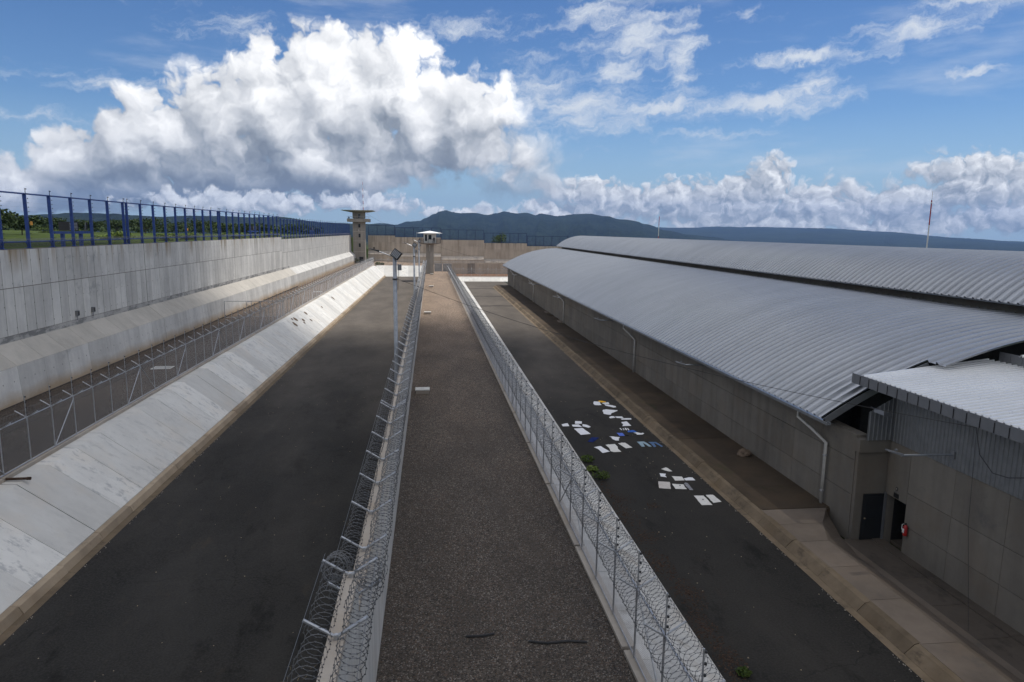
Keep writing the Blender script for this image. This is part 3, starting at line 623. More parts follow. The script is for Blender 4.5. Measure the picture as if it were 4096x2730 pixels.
fence('chain_link_fence', 'short chain link fence behind the cross bank closing the right road', (6.4, 181, -.9), (26, 181, -.9), 1.92, 9, sp=.1, brace=2, wire=.003)
fence('chain_link_fence', 'short chain link fence behind the cross bank closing the left road', (-18.6, 230.6, -.55), (-2.4, 230.6, -.9), 1.95, 7, sp=.12, brace=2, wire=.003)
rz = lambda y: zp(y)+.08+1.97
for dx_, nm, rr in ((-.31, 'razor wire coil on the chain link fence by the walk, gravel side', .25), (.31, 'razor wire coil on the chain link fence by the walk, right road side', .26)):
    coil(nm, [((5.25+dx_, a, rz(a)+.08), (5.25+dx_, min(a+24, 203), rz(min(a+24, 203))+.08)) for a in frange(3.3, 203, 24)], rr, .18)
lz = lambda y: zlt(y)+.12+2.12
for dx_, nm in ((-.30, 'razor wire coil on the white bank fence, tall wall side'), (.30, 'razor wire coil on the white bank fence, left road side')):
    coil(nm, [((-18.68+dx_, a, lz(a)+.06), (-18.68+dx_, min(a+30, 230.5), lz(min(a+30, 230.5))+.06)) for a in frange(8, 230.5, 30)], .22, .23, r=.0042, far=70, barbs=0)
coil('razor wire coil on the short fence closing the right road', [((6.4, 181, 1.15), (26, 181, 1.15))], .25, .25, barbs=0)
coil('razor wire coil on the short fence closing the left road', [((-18.6, 230.6, 1.55), (-2.4, 230.6, 1.2))], .25, .25, barbs=0)

# ------------------------------------------------------------------ blue electric fence on the tall wall
bf = thing('blue_fence', 'tall blue steel post fence with insulators on top of the perimeter wall', 'fence', (-28.3, 40, 9.4))
def bpost(h):
    return (box(-.09, .13, -.05, .05, 0, h).box(-.2, .22, -.16, .16, 0, .03).mesh('post', 'blue_paint'),
            MB().tube([(.10, .02, h-.3), (.10, .02, h+.36)], .022, 5).mesh('extension_pole', 'black_plastic'))
bins = MB()
for k in range(12): bins.lathe([(.012, -.03), (.045, -.012), (.045, .012), (.012, .03)], (.20, .05, .42+k*.305), 6)
bins.lathe([(.012, -.04), (.055, -.02), (.05, .03)], (.15, .03, 4.12), 6); bins = bins.mesh('insulators', 'black_plastic')
bp, be = bpost(3.82); brk = MB().tube([(0, 0, .08), (0, .18, .36), (0, .42, .46)], .05, 5).tube([(0, 0, .08), (0, -.18, .36), (0, -.42, .46)], .05, 5).mesh('bracket', 'blue_paint')
yp = 40.1; k = 0; posts = []
while yp < 249: posts.append(yp); k += 1; yp += (3.12 if k % 10 else .75)
for i, y in enumerate(posts):
    z = 9.4 if y < 135 else 9.0
    po = link('post', bp, bf); po.location = (-28.3, y, z); po.matrix_parent_inverse = Matrix.Translation(-Vector(bf['_b']))
    link('extension_pole', be, po, (0, 0, 0)); stuff(link('insulators', bins, po, (0, 0, 0)))
    if y < 140: link('bracket', brk, po, (0, 0, 0))
for a, b, z in ((40, 135, 9.4), (135.05, 250, 9.0)):
    box(-28.36, -28.24, a, b, z+3.74, z+3.84).build('top_rail', 'blue_paint', bf); MB().tube([(-28.3, a, z+.46), (-28.3, b, z+.46)], .055, 6).build('lower_rail', 'blue_paint', bf)
    m = MB()
    for k in range(12): m.tube([(-28.1, a, z+.42+k*.305), (-28.1, b, z+.42+k*.305)], .0018, 3, False)
    m.build('electric_wires', 'black_plastic', bf)
coil('razor wire coil wound along the foot of the blue post fence', [((-28.2, 40, 9.8), (-28.2, 135, 9.8)), ((-28.2, 135, 9.4), (-28.2, 250, 9.4))], .27, .22, r=.008, far=90, barbs=0)
def signtag(y, z, lab): tag(box(-28.08, -28.06, y-.15, y+.15, z-.13, z+.13).build('warning_tag', 'orange_tag'), lab, 'sign')
signtag(52.75, 11.15, 'orange warning tag hung on the blue fence left of the floodlight frame'); signtag(84.5, 10.75, 'orange warning tag hung on the blue fence beyond the twin blue posts')

# floodlight frames beyond the blue fence
def flood_frame(y, lab, n=3):
    x = -30.2; t = thing('floodlight_rack', lab, 'floodlights', (x, y, 8.9), 'floodlight frames outside the blue fence')
    box(x-.12, x+.12, y-3.2, y+3.2, 10.35, 10.55).build('beam', 'blue_paint', t)
    for s in (-1.5, 1.5): box(x-.12, x+.12, y+s-.12, y+s+.12, 8.6, 10.35).build('leg', 'blue_paint', t)
    for k, (dy, ang) in enumerate(((-1.2, 2.6), (.4, -.45), (2.4, 1.2))[:n]):
        m = box(-.36, .36, -.05, .05, .06, .78).mesh('floodlight', 'black_plastic'); o = link('floodlight', m, t); o.location = (x, y+dy, 10.55); o.rotation_euler = (.12, 0, ang+.9); o.matrix_parent_inverse = Matrix.Translation(-Vector(t['_b']))
        lm = MB()
        for j in range(5): lm.box(-.29, .29, -.066, -.052, .14+j*.125, .22+j*.125)
        link('lamp_bars', lm.mesh('lamp_bars', 'lamp_glass'), o, (0, 0, 0))
flood_frame(62.6, 'blue steel frame carrying black floodlights near the first orange tag', 3); flood_frame(123, 'blue steel frame with floodlights just before the wall steps down', 3); flood_frame(182, 'blue steel frame with floodlights on the lower far part of the wall', 2)

# ------------------------------------------------------------------ cross fence frame and loose items in the verge
t = thing('gate_frame', 'bare pipe gate frame standing across the gravel verge', 'gate', (-26.2, 90.6, -.5))
MB().tube([(-26.2, 90.6, -.5), (-26.2, 90.6, 1.75)], .05, 8).build('post', 'galvanised', t); MB().tube([(-21.74, 90.6, -.4), (-21.74, 90.6, 1.78)], .05, 8).build('post', 'galvanised', t); MB().tube([(-19.0, 90.6, -.3), (-19.0, 90.6, 1.78)], .05, 8).build('post', 'galvanised', t)
MB().tube([(-26.2, 90.6, 1.73), (-18.95, 90.6, 1.76)], .04, 7).build('top_rail', 'galvanised', t); MB().tube([(-26.2, 90.6, -.35), (-18.95, 90.6, -.2)], .025, 6).build('bottom_rail', 'galvanised', t)
g = MB().tube([(-23.5, 90.7, -.3), (-23.5, 90.7, 1.6)], .035, 7).tube([(-23.5, 90.7, 1.6), (-23.2, 91.9, 1.6)], .03, 6).tube([(-23.2, 91.9, 1.6), (-23.2, 91.9, -.3)], .035, 7).tube([(-23.2, 91.9, -.25), (-23.5, 90.7, 1.5)], .025, 6).tube([(-23.5, 90.7, -.25), (-23.2, 91.9, -.25)], .03, 6); g.build('gate_leaf', 'galvanised', t)
def grate(x, y, z, lab):
    m = MB(); m.box(x-.75, x+.75, y-.55, y-.47, z, z+.07).box(x-.75, x+.75, y+.47, y+.55, z, z+.07).box(x-.75, x-.67, y-.47, y+.47, z, z+.07).box(x+.67, x+.75, y-.47, y+.47, z, z+.07)
    for k in range(6): m.box(x-.67, x+.67, y-.40+k*.15, y-.36+k*.15, z+.01, z+.06)
    tag(m.build('drain_grate', 'white_paint'), lab, 'grate')
grate(-21.6, 57.2, -.30, 'white grate lying on the gravel verge before the pipe gate frame'); grate(-20.5, 128, -.36, 'white grate lying on the far gravel verge beyond the pipe gate frame')
for (px, py, s, pl) in ((-17.35, 97.5, .5, 0), (-16.9, 93, .45, 0), (-17.4, 90.5, .55, 1), (-17.0, 88.0, .6, 1), (-16.4, 96.0, .35, 0), (-16.6, 92.0, .3, 0), (-17.1, 122.5, .6, 1), (-17.6, 89.2, .3, 0), (-16.9, 109, .3, 0)):
    u_ = (-17.85-px)/-3.0*1.0; zz = (zlt(py)-.06)+((zlr(py)+.37)-(zlt(py)-.06))*((px+17.85)/3.0)
    m = MB(); n = 8; cc = (px, py, zz)
    ring = [(px+math.cos(2*math.pi*k/n)*s*.55*random.uniform(.7, 1.2), py+math.sin(2*math.pi*k/n)*s*random.uniform(.8, 1.2)) for k in range(n)]
    hz_ = lambda x_: (zlt(py)-.06)+((zlr(py)+.37)-(zlt(py)-.06))*((x_+17.85)/3.0)
    m.v = [(a, b, hz_(a)+.015) for a, b in ring]+[(px, py, hz_(px)+.14)]; m.f = [(k, (k+1) % n, n) for k in range(n)]
    tag(m.build('rubble_clod', 'rock'), 'brown clod of earth stuck on the white bank below the fence', 'clod', 'clods on the white bank')

# ------------------------------------------------------------------ concrete blocks on the walk
for i, (x, y, lab) in enumerate(((-.62, 47.5, 'lone pale concrete block on the gravel walk, the largest in view'), (-.47, 97, 'pale concrete block on the gravel walk where the sunlight begins'), (.13, 148.3, 'pale concrete block on the sunlit walk, second from the white guard tower'), (.34, 195.5, 'pale concrete block on the walk at the foot of the white guard tower'))):
    t = thing('manhole_block', lab, 'block', (x, y, zp(y)), 'concrete blocks along the walk')
    box(x-.46, x+.46, y-.36, y+.36, zp(y)-.05, zp(y)+.24).build('base', 'concrete_plinth', t); box(x-.50, x+.50, y-.40, y+.40, zp(y)+.243, zp(y)+.32).build('lid', 'concrete_bank', t); MB().tube([(x-.1, y, zp(y)+.32), (x-.08, y, zp(y)+.36), (x+.08, y, zp(y)+.36), (x+.1, y, zp(y)+.32)], .012, 5).build('handle', 'galvanised', t)

# ------------------------------------------------------------------ lamp posts on the left road
def lamp_post(x, y, ztop, lab):
    zb = zlr(y); t = thing('lamp_post', lab, 'street lamp', (x, y, zb), 'lamp posts behind the divider wall')
    MB().tube([(x, y, zb), (x, y, zb+4), (x, y, ztop)], .145, 12, True, .115).build('pole', 'pole_steel', t, True)
    box(x-.25, x+.25, y-.25, y+.25, zb, zb+.04).build('base_plate', 'pole_steel', t)
    MB().tube([(x, y, ztop-.35), (x-1.05, y-.05, ztop+.06)], .028, 7).build('arm', 'galvanised', t)
    h = MB().quadbox([(x-1.62, y-.16, ztop+.20), (x-.95, y-.12, ztop-.02), (x-.95, y+.12, ztop-.02), (x-1.62, y+.16, ztop+.20), (x-1.62, y-.12, ztop+.24), (x-.95, y-.08, ztop+.10), (x-.95, y+.08, ztop+.10), (x-1.62, y+.12, ztop+.24)]).build('lamp_head', 'black_plastic', t)
    box(x-1.32, x-1.22, y-.05, y+.05, ztop+.19, ztop+.28).build('photocell', 'black_plastic', h)
    fl_ = bpy.data.objects.new('floodlight', box(-.33, .33, .02, .24, -.31, .31).box(-.2, .2, .24, .36, -.2, .2).mesh('floodlight', 'black_plastic')); C.objects.link(fl_); fl_.parent = t
    fl_.location = (.08, -.18, ztop-zb-.12); fl_.rotation_euler = (R(-14), R(34), R(-22)); fl_.scale = (.86, .86, .86)
    m = MB()
    for k in range(5): m.box(-.27+k*.118, -.20+k*.118, -.002, .018, -.24, .24)
    link('lamp_bars', m.mesh('lamp_bars', 'lamp_glass'), fl_, (0, 0, 0))
    cb = box(x+.17, x+.42, y-.14, y+.14, ztop-1.15, ztop-.78).build('control_box', 'grey_metal', t); MB().tube([(x+.22, y-.05, ztop-1.15), (x+.17, y-.05, ztop-2.4)], .016, 5).build('conduit', 'cable_black', t)
    MB().lathe([(.15, 0), (.17, .01), (.17, .07), (.15, .08)], (x, y, ztop-1.75), 12).build('clamp', 'black_plastic', t)
lamp_post(-2.25, 44.1, 9.62, 'galvanised lamp post with a black floodlight, tied to the cable that crosses the walk'); lamp_post(-2.25, 96.5, 9.1, 'galvanised lamp post with floodlight standing midway along the divider wall'); lamp_post(-2.25, 138, 9.0, 'galvanised lamp post with floodlight next to the white guard tower')

# ------------------------------------------------------------------ guard tower with white cabin at the end of the walk
def person(name, lab, base, pose, rot):
    zs = {'hip': (0, 0, .92), 'ch': (0, .0, 1.35), 'nk': (0, 0, 1.52), 'hd': (0, -.02, 1.68), 'sl': (-.2, 0, 1.43), 'sr': (.2, 0, 1.43), 'hl': (-.1, 0, .88), 'hr': (.1, 0, .88), 'kl': (-.11, -.03, .48), 'kr': (.12, .02, .48), 'al': (-.12, .02, .07), 'ar': (.14, .05, .07), 'tl': (-.13, -.14, .04), 'tr': (.16, -.11, .04), 'el': (-.27, .03, 1.15), 'er': (.27, .03, 1.15), 'wl': pose[0], 'wr': pose[1], 'fl': pose[2], 'fr': pose[3], 'ht': (0, -.02, 1.78)}
    rad = {'hip': .15, 'ch': .17, 'nk': .065, 'hd': .10, 'sl': .075, 'sr': .075, 'hl': .105, 'hr': .105, 'kl': .07, 'kr': .07, 'al': .05, 'ar': .05, 'tl': .045, 'tr': .045, 'el': .052, 'er': .052, 'wl': .036, 'wr': .036, 'fl': .03, 'fr': .03, 'ht': .075}
    ed = [('hip', 'ch'), ('ch', 'nk'), ('nk', 'hd'), ('hd', 'ht'), ('ch', 'sl'), ('ch', 'sr'), ('hip', 'hl'), ('hip', 'hr'), ('hl', 'kl'), ('hr', 'kr'), ('kl', 'al'), ('kr', 'ar'), ('al', 'tl'), ('ar', 'tr'), ('sl', 'el'), ('sr', 'er'), ('el', 'wl'), ('er', 'wr'), ('wl', 'fl'), ('wr', 'fr')]
    ks = list(zs); me = bpy.data.meshes.new(name); me.from_pydata([zs[k] for k in ks], [(ks.index(a), ks.index(b)) for a, b in ed], []); me.materials.append(MT['uniform_dark'])
    o = bpy.data.objects.new(name, me); C.objects.link(o); o.location = base; o.rotation_euler.z = rot
    md = o.modifiers.new('skin', 'SKIN'); md.use_smooth_shade = True
    for i, k in enumerate(ks): v = me.skin_vertices[0].data[i]; v.radius = (rad[k], rad[k]*(.72 if k in ('ch', 'hip') else 1)); v.use_root = (k == 'hip')
    o.modifiers.new('sub', 'SUBSURF').levels = 1; o.modifiers['sub'].render_levels = 1
    fm = MB().lathe([(.02, -.11), (.07, -.08), (.086, -.01), (.085, .05), (.05, .10)], (0, -.04, 1.67), 10).mesh('face', 'skin', True); link('face', fm, o, (0, 0, 0))
    cm = MB().lathe([(.105, 0), (.112, .05), (.09, .10), (.02, .125)], (0, -.01, 1.70), 12).box(-.08, .08, -.22, -.08, 1.70, 1.715).mesh('cap', 'uniform_dark', True); link('cap', cm, o, (0, 0, 0))
    tag(o, lab, 'person'); return o
t2 = thing('guard_tower', 'white cabin guard tower on one square concrete column at the end of the walk', 'tower', (-.15, 204, -1.6))
box(-1.27, .95, 203, 205.2, -2.2, 7.05).build('column', 'concrete_tower', t2)
MB().quadbox([(-2.2, 202, 6.98), (2, 202, 6.98), (2, 206.2, 6.98), (-2.2, 206.2, 6.98), (-3.2, 200.9, 7.28), (3, 200.9, 7.28), (3, 207.2, 7.28), (-3.2, 207.2, 7.28)]).build('balcony_slab', 'concrete_tower', t2)
cb = box(-1.95, 1.68, 202.6, 206, 7.285, 10.15).build('cabin', 'white_paint', t2)
for a, b, z0, z1, nm in ((-1.55, -.95, 7.9, 9.75, 'door'), (-.55, .35, 8.35, 9.7, 'window')):
    wnd = box(a, b, 202.55, 202.597, z0, z1).build(nm, 'glass_dark', t2)
    m = MB(); e = .06
    m.box(a-e, a, 202.53, 202.594, z0-e, z1+e).box(b, b+e, 202.53, 202.594, z0-e, z1+e).box(a, b, 202.53, 202.594, z1, z1+e).box(a, b, 202.53, 202.594, z0-e, z0); m.build('frame', 'white_paint', wnd)
rf = MB(); cz = 10.72; c4 = [(-3.75, 200.6, 10.2), (3.45, 200.6, 10.2), (3.45, 207.8, 10.2), (-3.75, 207.8, 10.2)]
rf.v = c4+[(x, y, 10.11) for x, y, z in c4]+[(-.15, 204.2, 10.85)]; rf.f = [(0, 1, 8), (1, 2, 8), (2, 3, 8), (3, 0, 8), (4, 5, 1, 0), (5, 6, 2, 1), (6, 7, 3, 2), (7, 4, 0, 3), (7, 6, 5, 4)]; rf.build('roof', 'tower_roof_white', t2)
m = MB()
for k in range(5):
    z = 7.45+k*.27
    m.tube([(-3.1, 201, z), (2.9, 201, z), (2.9, 207.1, z), (-3.1, 207.1, z), (-3.1, 201, z)], .028, 5)
m.build('railing_bars', 'black_plastic', t2)
for (x, y) in [(-3.1, 201), (-1.9, 201), (-.6, 201), (.6, 201), (1.75, 201), (2.9, 201), (2.9, 203), (2.9, 205), (-3.1, 203), (-3.1, 205), (2.9, 207.1), (-3.1, 207.1)]: MB().tube([(x, y, 7.28), (x, y, 8.62)], .045, 6).build('railing_post', 'black_plastic', t2)
box(-.27, -.10, 202.93, 203.0, 6.35, 6.7).build('lamp', 'white_paint', t2); MB().tube([(-.18, 202.97, 6.35), (-.18, 202.97, 4.9)], .03, 5).build('conduit', 'white_paint', t2); MB().tube([(-3.9, 201.5, 7.1), (-3.9, 201.5, 10.5)], .035, 6).build('side_pipe', 'galvanised', t2)
MB().lathe([(.02, -.1), (.11, -.05), (.11, .05), (.05, .1)], (2.55, 200.7, 9.93), 8).build('lamp', 'white_paint', t2); box(2.62, 2.9, 200.7, 200.9, 10.3, 10.45).build('siren', 'white_paint', t2)
person('person', 'guard in dark uniform standing behind the balcony railing of the white guard tower', (1.05, 201.7, 7.285), ((-.18, -.16, 1.02), (.2, -.18, 1.05), (-.12, -.24, 1.02), (.13, -.26, 1.04)), .1)

# ------------------------------------------------------------------ tall corner tower
t1 = thing('watchtower', 'tall square concrete watchtower with wide flat roof at the end of the tall wall', 'tower', (-25.2, 252, -.6))
box(-27.25, -23.15, 250, 254.2, -1.5, 13.65).build('shaft', 'concrete_tower', t1); box(-27.25, -23.15, 250, 254.2, 14.9, 17.05).build('cabin', 'concrete_tower', t1); box(-27.0, -23.4, 250.2, 254, 13.6, 14.95).build('core', 'concrete_tower', t1)
bal = box(-29.0, -21.45, 248.3, 255.9, 13.62, 13.72).box(-29.0, -21.45, 248.3, 248.5, 13.72, 14.72).box(-29, -28.8, 248.5, 255.9, 13.72, 14.72).box(-21.65, -21.45, 248.5, 255.9, 13.72, 14.72).box(-28.8, -21.65, 255.7, 255.9, 13.72, 14.72).build('balcony', 'concrete_tower', t1)
MB().tube([(-28.9, 248.4, 15.45), (-21.55, 248.4, 15.45), (-21.55, 255.8, 15.45), (-28.9, 255.8, 15.45), (-28.9, 248.4, 15.45)], .035, 6).build('handrail', 'galvanised', t1)
for x in (-28.9, -27.4, -26.0, -24.6, -23.2, -21.55): MB().tube([(x, 248.4, 14.72), (x, 248.4, 15.45)], .03, 5).build('rail_post', 'galvanised', t1)
MB().quadbox([(-28.2, 249, 17.03), (-22.2, 249, 17.03), (-22.2, 255.2, 17.03), (-28.2, 255.2, 17.03), (-30.8, 246.6, 17.5), (-19.9, 246.6, 17.5), (-19.9, 257.8, 17.5), (-30.8, 257.8, 17.5)]).box(-30.8, -19.9, 246.6, 257.8, 17.5, 17.68).build('roof', 'tower_roof_green', t1)
for z0, z1 in ((12.0+.0, 13.3), (8.55, 9.85), (5.2, 6.45)):
    wnd = box(-25.3, -24.62, 249.955, 249.997, z0-.4, z1-.35).build('window', 'glass_dark', t1); box(-25.36, -24.56, 249.93, 249.994, z0-.48, z0-.405).build('sill', 'concrete_far_band', wnd)
box(-25.3, -24.6, 249.955, 249.997, 15.0, 16.4).build('window', 'glass_dark', t1); box(-25.2, -23.75, 249.955, 249.997, -.6, 1.35).build('door', 'glass_dark', t1)
for z in (3.1, 6.9, 10.2): box(-27.28, -23.12, 249.97, 250.3, z, z+.1).build('band', 'concrete_far_band', t1)
MB().lathe([(.02, -.1), (.2, -.06), (.2, .06), (.05, .1)], (-25.2, 249.9, 10.75), 8).build('lamp', 'white_paint', t1)
def mast(x, y, z0, z1, lab, lamp=True, rr=.09):
    t = thing('mast', lab, 'mast', (x, y, z0)); n = 9
    for k in range(n):
        a, b = z0+(z1-z0)*k/n, z0+(z1-z0)*(k+1)/n; MB().tube([(x, y, a), (x, y, b)], rr*(1-k/n*.55), 6).build('band', 'red_paint' if k % 2 == 0 else 'white_paint', t)
    MB().tube([(x, y, z1), (x, y, z1+.8)], .018, 5).build('rod', 'galvanised', t)
    if lamp: MB().lathe([(.02, -.12), (.1, -.08), (.1, .08), (.03, .14)], (x+.16, y, z0+(z1-z0)*.62), 8).build('beacon', 'yellow_paint', t); MB().lathe([(.02, -.1), (.1, 0), (.02, .1)], (x, y, z1-.25), 8).build('cap', 'white_paint', t)
mast(-23.6, 251.5, 17.68, 27.6, 'red and white banded mast on the roof of the concrete watchtower', False, .11); mast(46.0, 59.3, -6, 14.3, 'red and white banded mast with yellow beacon behind the higher curved roof', True, .10); mast(54.2, 160, -6, 14.9, 'red and white banded mast far behind the higher curved roof', False, .14)
person('person', 'guard in dark uniform standing at the balcony corner of the concrete watchtower', (-28.4, 249.1, 13.72), ((-.25, -.2, 1.05), (.26, -.25, 1.1), (-.22, -.3, 1.08), (.22, -.34, 1.12)), -.5)

# ------------------------------------------------------------------ far perimeter wall, stepping down to the right, with blue fences
fx = [(-23.1, -13.15, 8.84, 12.67, 3.05), (-13.1, 4.0, 8.28, 11.95, 2.3), (4.05, 20.32, 7.49, 11.34, 1.31), (20.36, 36.85, 6.44, 10.28, .28), (36.9, 53, 5.4, 9.3, -.6), (53.05, 70, 4.4, 8.3, -1.5), (70.05, 88, 3.4, 7.3, -2.4)]
labs = ['next to the concrete watchtower', 'behind the lamp posts', 'right of the white guard tower', 'above the near curved roof end', 'half hidden by the near curved roof', 'behind the higher roof', 'beyond the higher roof']
for (a, b, t, ft, bd), lb_ in zip(fx, labs):
    wl = thing('perimeter_wall', 'far stained concrete wall section '+lb_, 'wall', ((a+b)/2, 262, -3), 'far perimeter wall sections')
    box(a, b, 262.3, 262.9, -5, t-.01).build('core', 'concrete_far', wl)
    n = max(3, round((b-a)/1.3)); w_ = (b-a)/n
    for k in range(n):
        box(a+k*w_+.03, a+(k+1)*w_-.03, 262.24+random.uniform(-.01, .01), 262.32, t-2.35, t).build('panel', 'concrete_far', wl); box(a+k*w_+.03, a+(k+1)*w_-.03, 262.24+random.uniform(-.01, .01), 262.32, bd+.55, t-2.41).build('panel', 'concrete_far', wl)
    n = max(2, round((b-a)/2.7)); w_ = (b-a)/n
    for k in range(n):
        MB().quadbox([(a+k*w_+.03, 260.9, bd-1.15), (a+(k+1)*w_-.03, 260.9, bd-1.15), (a+(k+1)*w_-.03, 262.3, bd-1.15), (a+k*w_+.03, 262.3, bd-1.15), (a+k*w_+.03, 261.9, bd), (a+(k+1)*w_-.03, 261.9, bd), (a+(k+1)*w_-.03, 262.3, bd), (a+k*w_+.03, 262.3, bd)]).build('panel', 'concrete_far_band', wl)
        box(a+k*w_+.03, a+(k+1)*w_-.03, 260.95, 262.3, -5, bd-1.2).build('panel', 'concrete_far', wl)
    f = thing('blue_fence', 'blue post fence on the far wall section '+lb_, 'fence', ((a+b)/2, 262.5, t), 'blue fences on the far wall')
    n = max(3, round((b-a)/3.25)); w_ = (b-a-.3)/n
    for k in range(n+1): x = a+.15+k*w_; box(x-.085, x+.085, 262.4, 262.6, t, ft).build('post', 'blue_paint_far', f)
    box(a+.1, b-.1, 262.44, 262.56, ft-.15, ft).build('top_rail', 'blue_paint_far', f); box(a+.1, b-.1, 262.44, 262.56, t+.32, t+.46).build('lower_rail', 'blue_paint_far', f)
    m = MB()
    for k in range(9): m.tube([(a+.1, 262.4, t+.7+k*.33), (b-.1, 262.4, t+.7+k*.33)], .009, 3, False)
    m.build('electric_wires', 'blue_paint_far', f)
    coil('razor wire along the foot of the blue fence '+lb_, [((a+.2, 262.35, t+.25), (b-.2, 262.35, t+.25))], .24, .3, r=.01, barbs=0)
# inner far wall with grey steel gates
iw = thing('inner_wall', 'low grey concrete wall beside the steel gates behind the short fence', 'wall', (15, 215, -2.4))
xs_ = [6.7, 9.2, 11.5, 13.9, 16.3, 18.7, 21.2, 24.0, 27.5]
for a, b in zip(xs_, xs_[1:]): box(a+.02, b-.02, 215+random.uniform(-.02, .02), 215.3, -3.2, .95+random.uniform(-.03, .03)).build('panel', 'concrete_far' if random.random() < .5 else 'concrete_tower', iw)
for a, b, lab in ((1.15, 3.65, 'plain grey steel gate beside the tower column'), (3.75, 6.6, 'plain grey steel gate with white disc next to the low wall')):
    t = thing('steel_gate', lab, 'gate', ((a+b)/2, 215, -2.2)); box(a+.05, b-.05, 215, 215.08, -2.1, .72).build('leaf', 'gate_metal', t)
    box(a, a+.08, 214.96, 215.12, -2.2, .85).build('post', 'galvanised', t); box(a+.08, b, 214.97, 215.1, .73, .82).build('top_rail', 'galvanised', t)
    if a > 3: MB().lathe([(.12, 0), (.12, .03)], (0, 0, 0), 10).mesh('disc', 'white_paint'); o = box(a+.12, a+.3, 214.95, 214.995, -.9, -.7).build('disc', 'white_paint', t)
def small_top(x0, x1, y, z, lab):
    t = thing('wall_top_rails', lab, 'rails', (x0, y, z)); n = max(2, round((x1-x0)/2.2))
    for k in range(n+1): x = x0+(x1-x0)*k/n; MB().tube([(x, y, z), (x, y, z+.55)], .03, 5).tube([(x, y, z+.5), (x, y-.35, z+.85)], .025, 5).build('bracket', 'galvanised', t)
    MB().tube([(x0, y, z+.5), (x1, y, z+.5)], .03, 5).build('rail', 'galvanised', t)
    coil('razor wire on '+lab, [((x0, y-.1, z+.7), (x1, y-.1, z+.7))], .25, .25, barbs=0)
small_top(1.2, 17.0, 215.15, .85, 'galvanised rails above the steel gates and the low grey wall')

# ------------------------------------------------------------------ long building with two vaulted roofs
bd_ = thing('long_building', 'long concrete building under two ribbed curved metal roofs', 'building', (18.6, 27, ZW))
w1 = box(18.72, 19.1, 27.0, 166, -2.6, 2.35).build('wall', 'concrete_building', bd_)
yj = [27.02, 29.6, 32.1, 34.5]+[36.95+2.44*k for k in range(53)]
for a, b in zip(yj, yj[1:]):
    if a > 165: break
    b = min(b, 166)
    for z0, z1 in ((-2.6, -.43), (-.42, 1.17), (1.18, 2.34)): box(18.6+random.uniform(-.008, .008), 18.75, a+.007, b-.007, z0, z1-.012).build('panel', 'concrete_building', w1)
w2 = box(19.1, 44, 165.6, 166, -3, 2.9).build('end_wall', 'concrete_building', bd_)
ret = box(18.62, 20.3, 26.8, 27.0, -2.6, 1.62).build('return_wall', 'concrete_building', bd_); box(18.55, 20.3, 26.68, 26.98, 1.625, 2.22).build('lintel', 'concrete_building', bd_)
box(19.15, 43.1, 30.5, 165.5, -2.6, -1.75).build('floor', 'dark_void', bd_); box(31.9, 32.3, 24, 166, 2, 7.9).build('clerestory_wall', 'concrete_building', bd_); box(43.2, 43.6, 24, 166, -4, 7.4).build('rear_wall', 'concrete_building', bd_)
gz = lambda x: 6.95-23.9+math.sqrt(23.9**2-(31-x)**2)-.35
MB().extrude_y([(20.4, -2), (31.8, -2)]+[(x_, gz(x_)) for x_ in (31.8, 30, 28, 26, 24, 22, 20.4)], [(20.4, -2), (31.8, -2)]+[(x_, gz(x_)) for x_ in (31.8, 30, 28, 26, 24, 22, 20.4)], 29.5, 29.8).build('gable_shade', 'dark_void', bd_)  # near-black sheets stand in for the shade inside the open roof end
MB().extrude_y([(18.75, 1.5), (20.4, 1.5), (20.4, gz(20.4)), (19.4, gz(19.4)), (18.75, gz(18.75))], [(18.75, 1.5), (20.4, 1.5), (20.4, gz(20.4)), (19.4, gz(19.4)), (18.75, gz(18.75))], 30.2, 30.4).build('gable_shade', 'dark_void', bd_)
def arc_pts(x0, z0, xc, zc, n, full=False):
    Rr = ((xc-x0)**2+(zc-z0)**2)/(2*(zc-z0)); cz_ = zc-Rr; a0 = math.atan2(z0-cz_, x0-xc); a1 = math.pi/2 if not full else math.pi-a0
    return [(xc+Rr*math.cos(a0+(a1-a0)*k/n), cz_+Rr*math.sin(a0+(a1-a0)*k/n), math.cos(a0+(a1-a0)*k/n), math.sin(a0+(a1-a0)*k/n)) for k in range(n+1)]
RIB = [(0, .12), (.05, .12), (.095, 0), (.255, .015), (.305, .015), (.355, .015), (.515, 0), (.56, .12), (.612, .12)]
def vault_mesh(arc):
    m = MB(); n = len(RIB)
    for (x, z, nx, nz) in arc:
        for yy, h in RIB: m.v.append((x+nx*h, yy, z+nz*h))
    for i in range(len(arc)-1):
        for k in range(n-1): b = i*n+k; m.f.append((b, b+1, b+n+1, b+n))
    return m.mesh('roof_sheet', 'zinc_roof')
arc1 = arc_pts(17.55, 2.80, 31.0, 6.95, 26); arc1u = [p for p in arc1 if p[0] > 22.0]; arc2 = arc_pts(30.75, 7.52, 37.2, 10.02, 26, True)
roof1 = MB().tube([(17.6, 28.0, 2.74), (17.6, 166.6, 2.74)], .06, 6).build('lower_roof', 'zinc_roof', bd_); roof2 = MB().tube([(30.9, 24.2, 7.48), (30.9, 166.6, 7.48)], .05, 6).build('upper_roof', 'zinc_roof', bd_)
v1, v1u, v2 = vault_mesh(arc1), vault_mesh(arc1u), vault_mesh(arc2)
off = -Vector(bd_['_b'])
for k in range(227):
    o = link('roof_sheet', v1, roof1, (0, 28.05+.61*k, 0))
for k in range(2): link('roof_sheet', v1u, roof1, (0, 26.83+.61*k, .01))
for k in range(233): link('roof_sheet', v2, roof2, (0, 24.5+.61*k, 0))
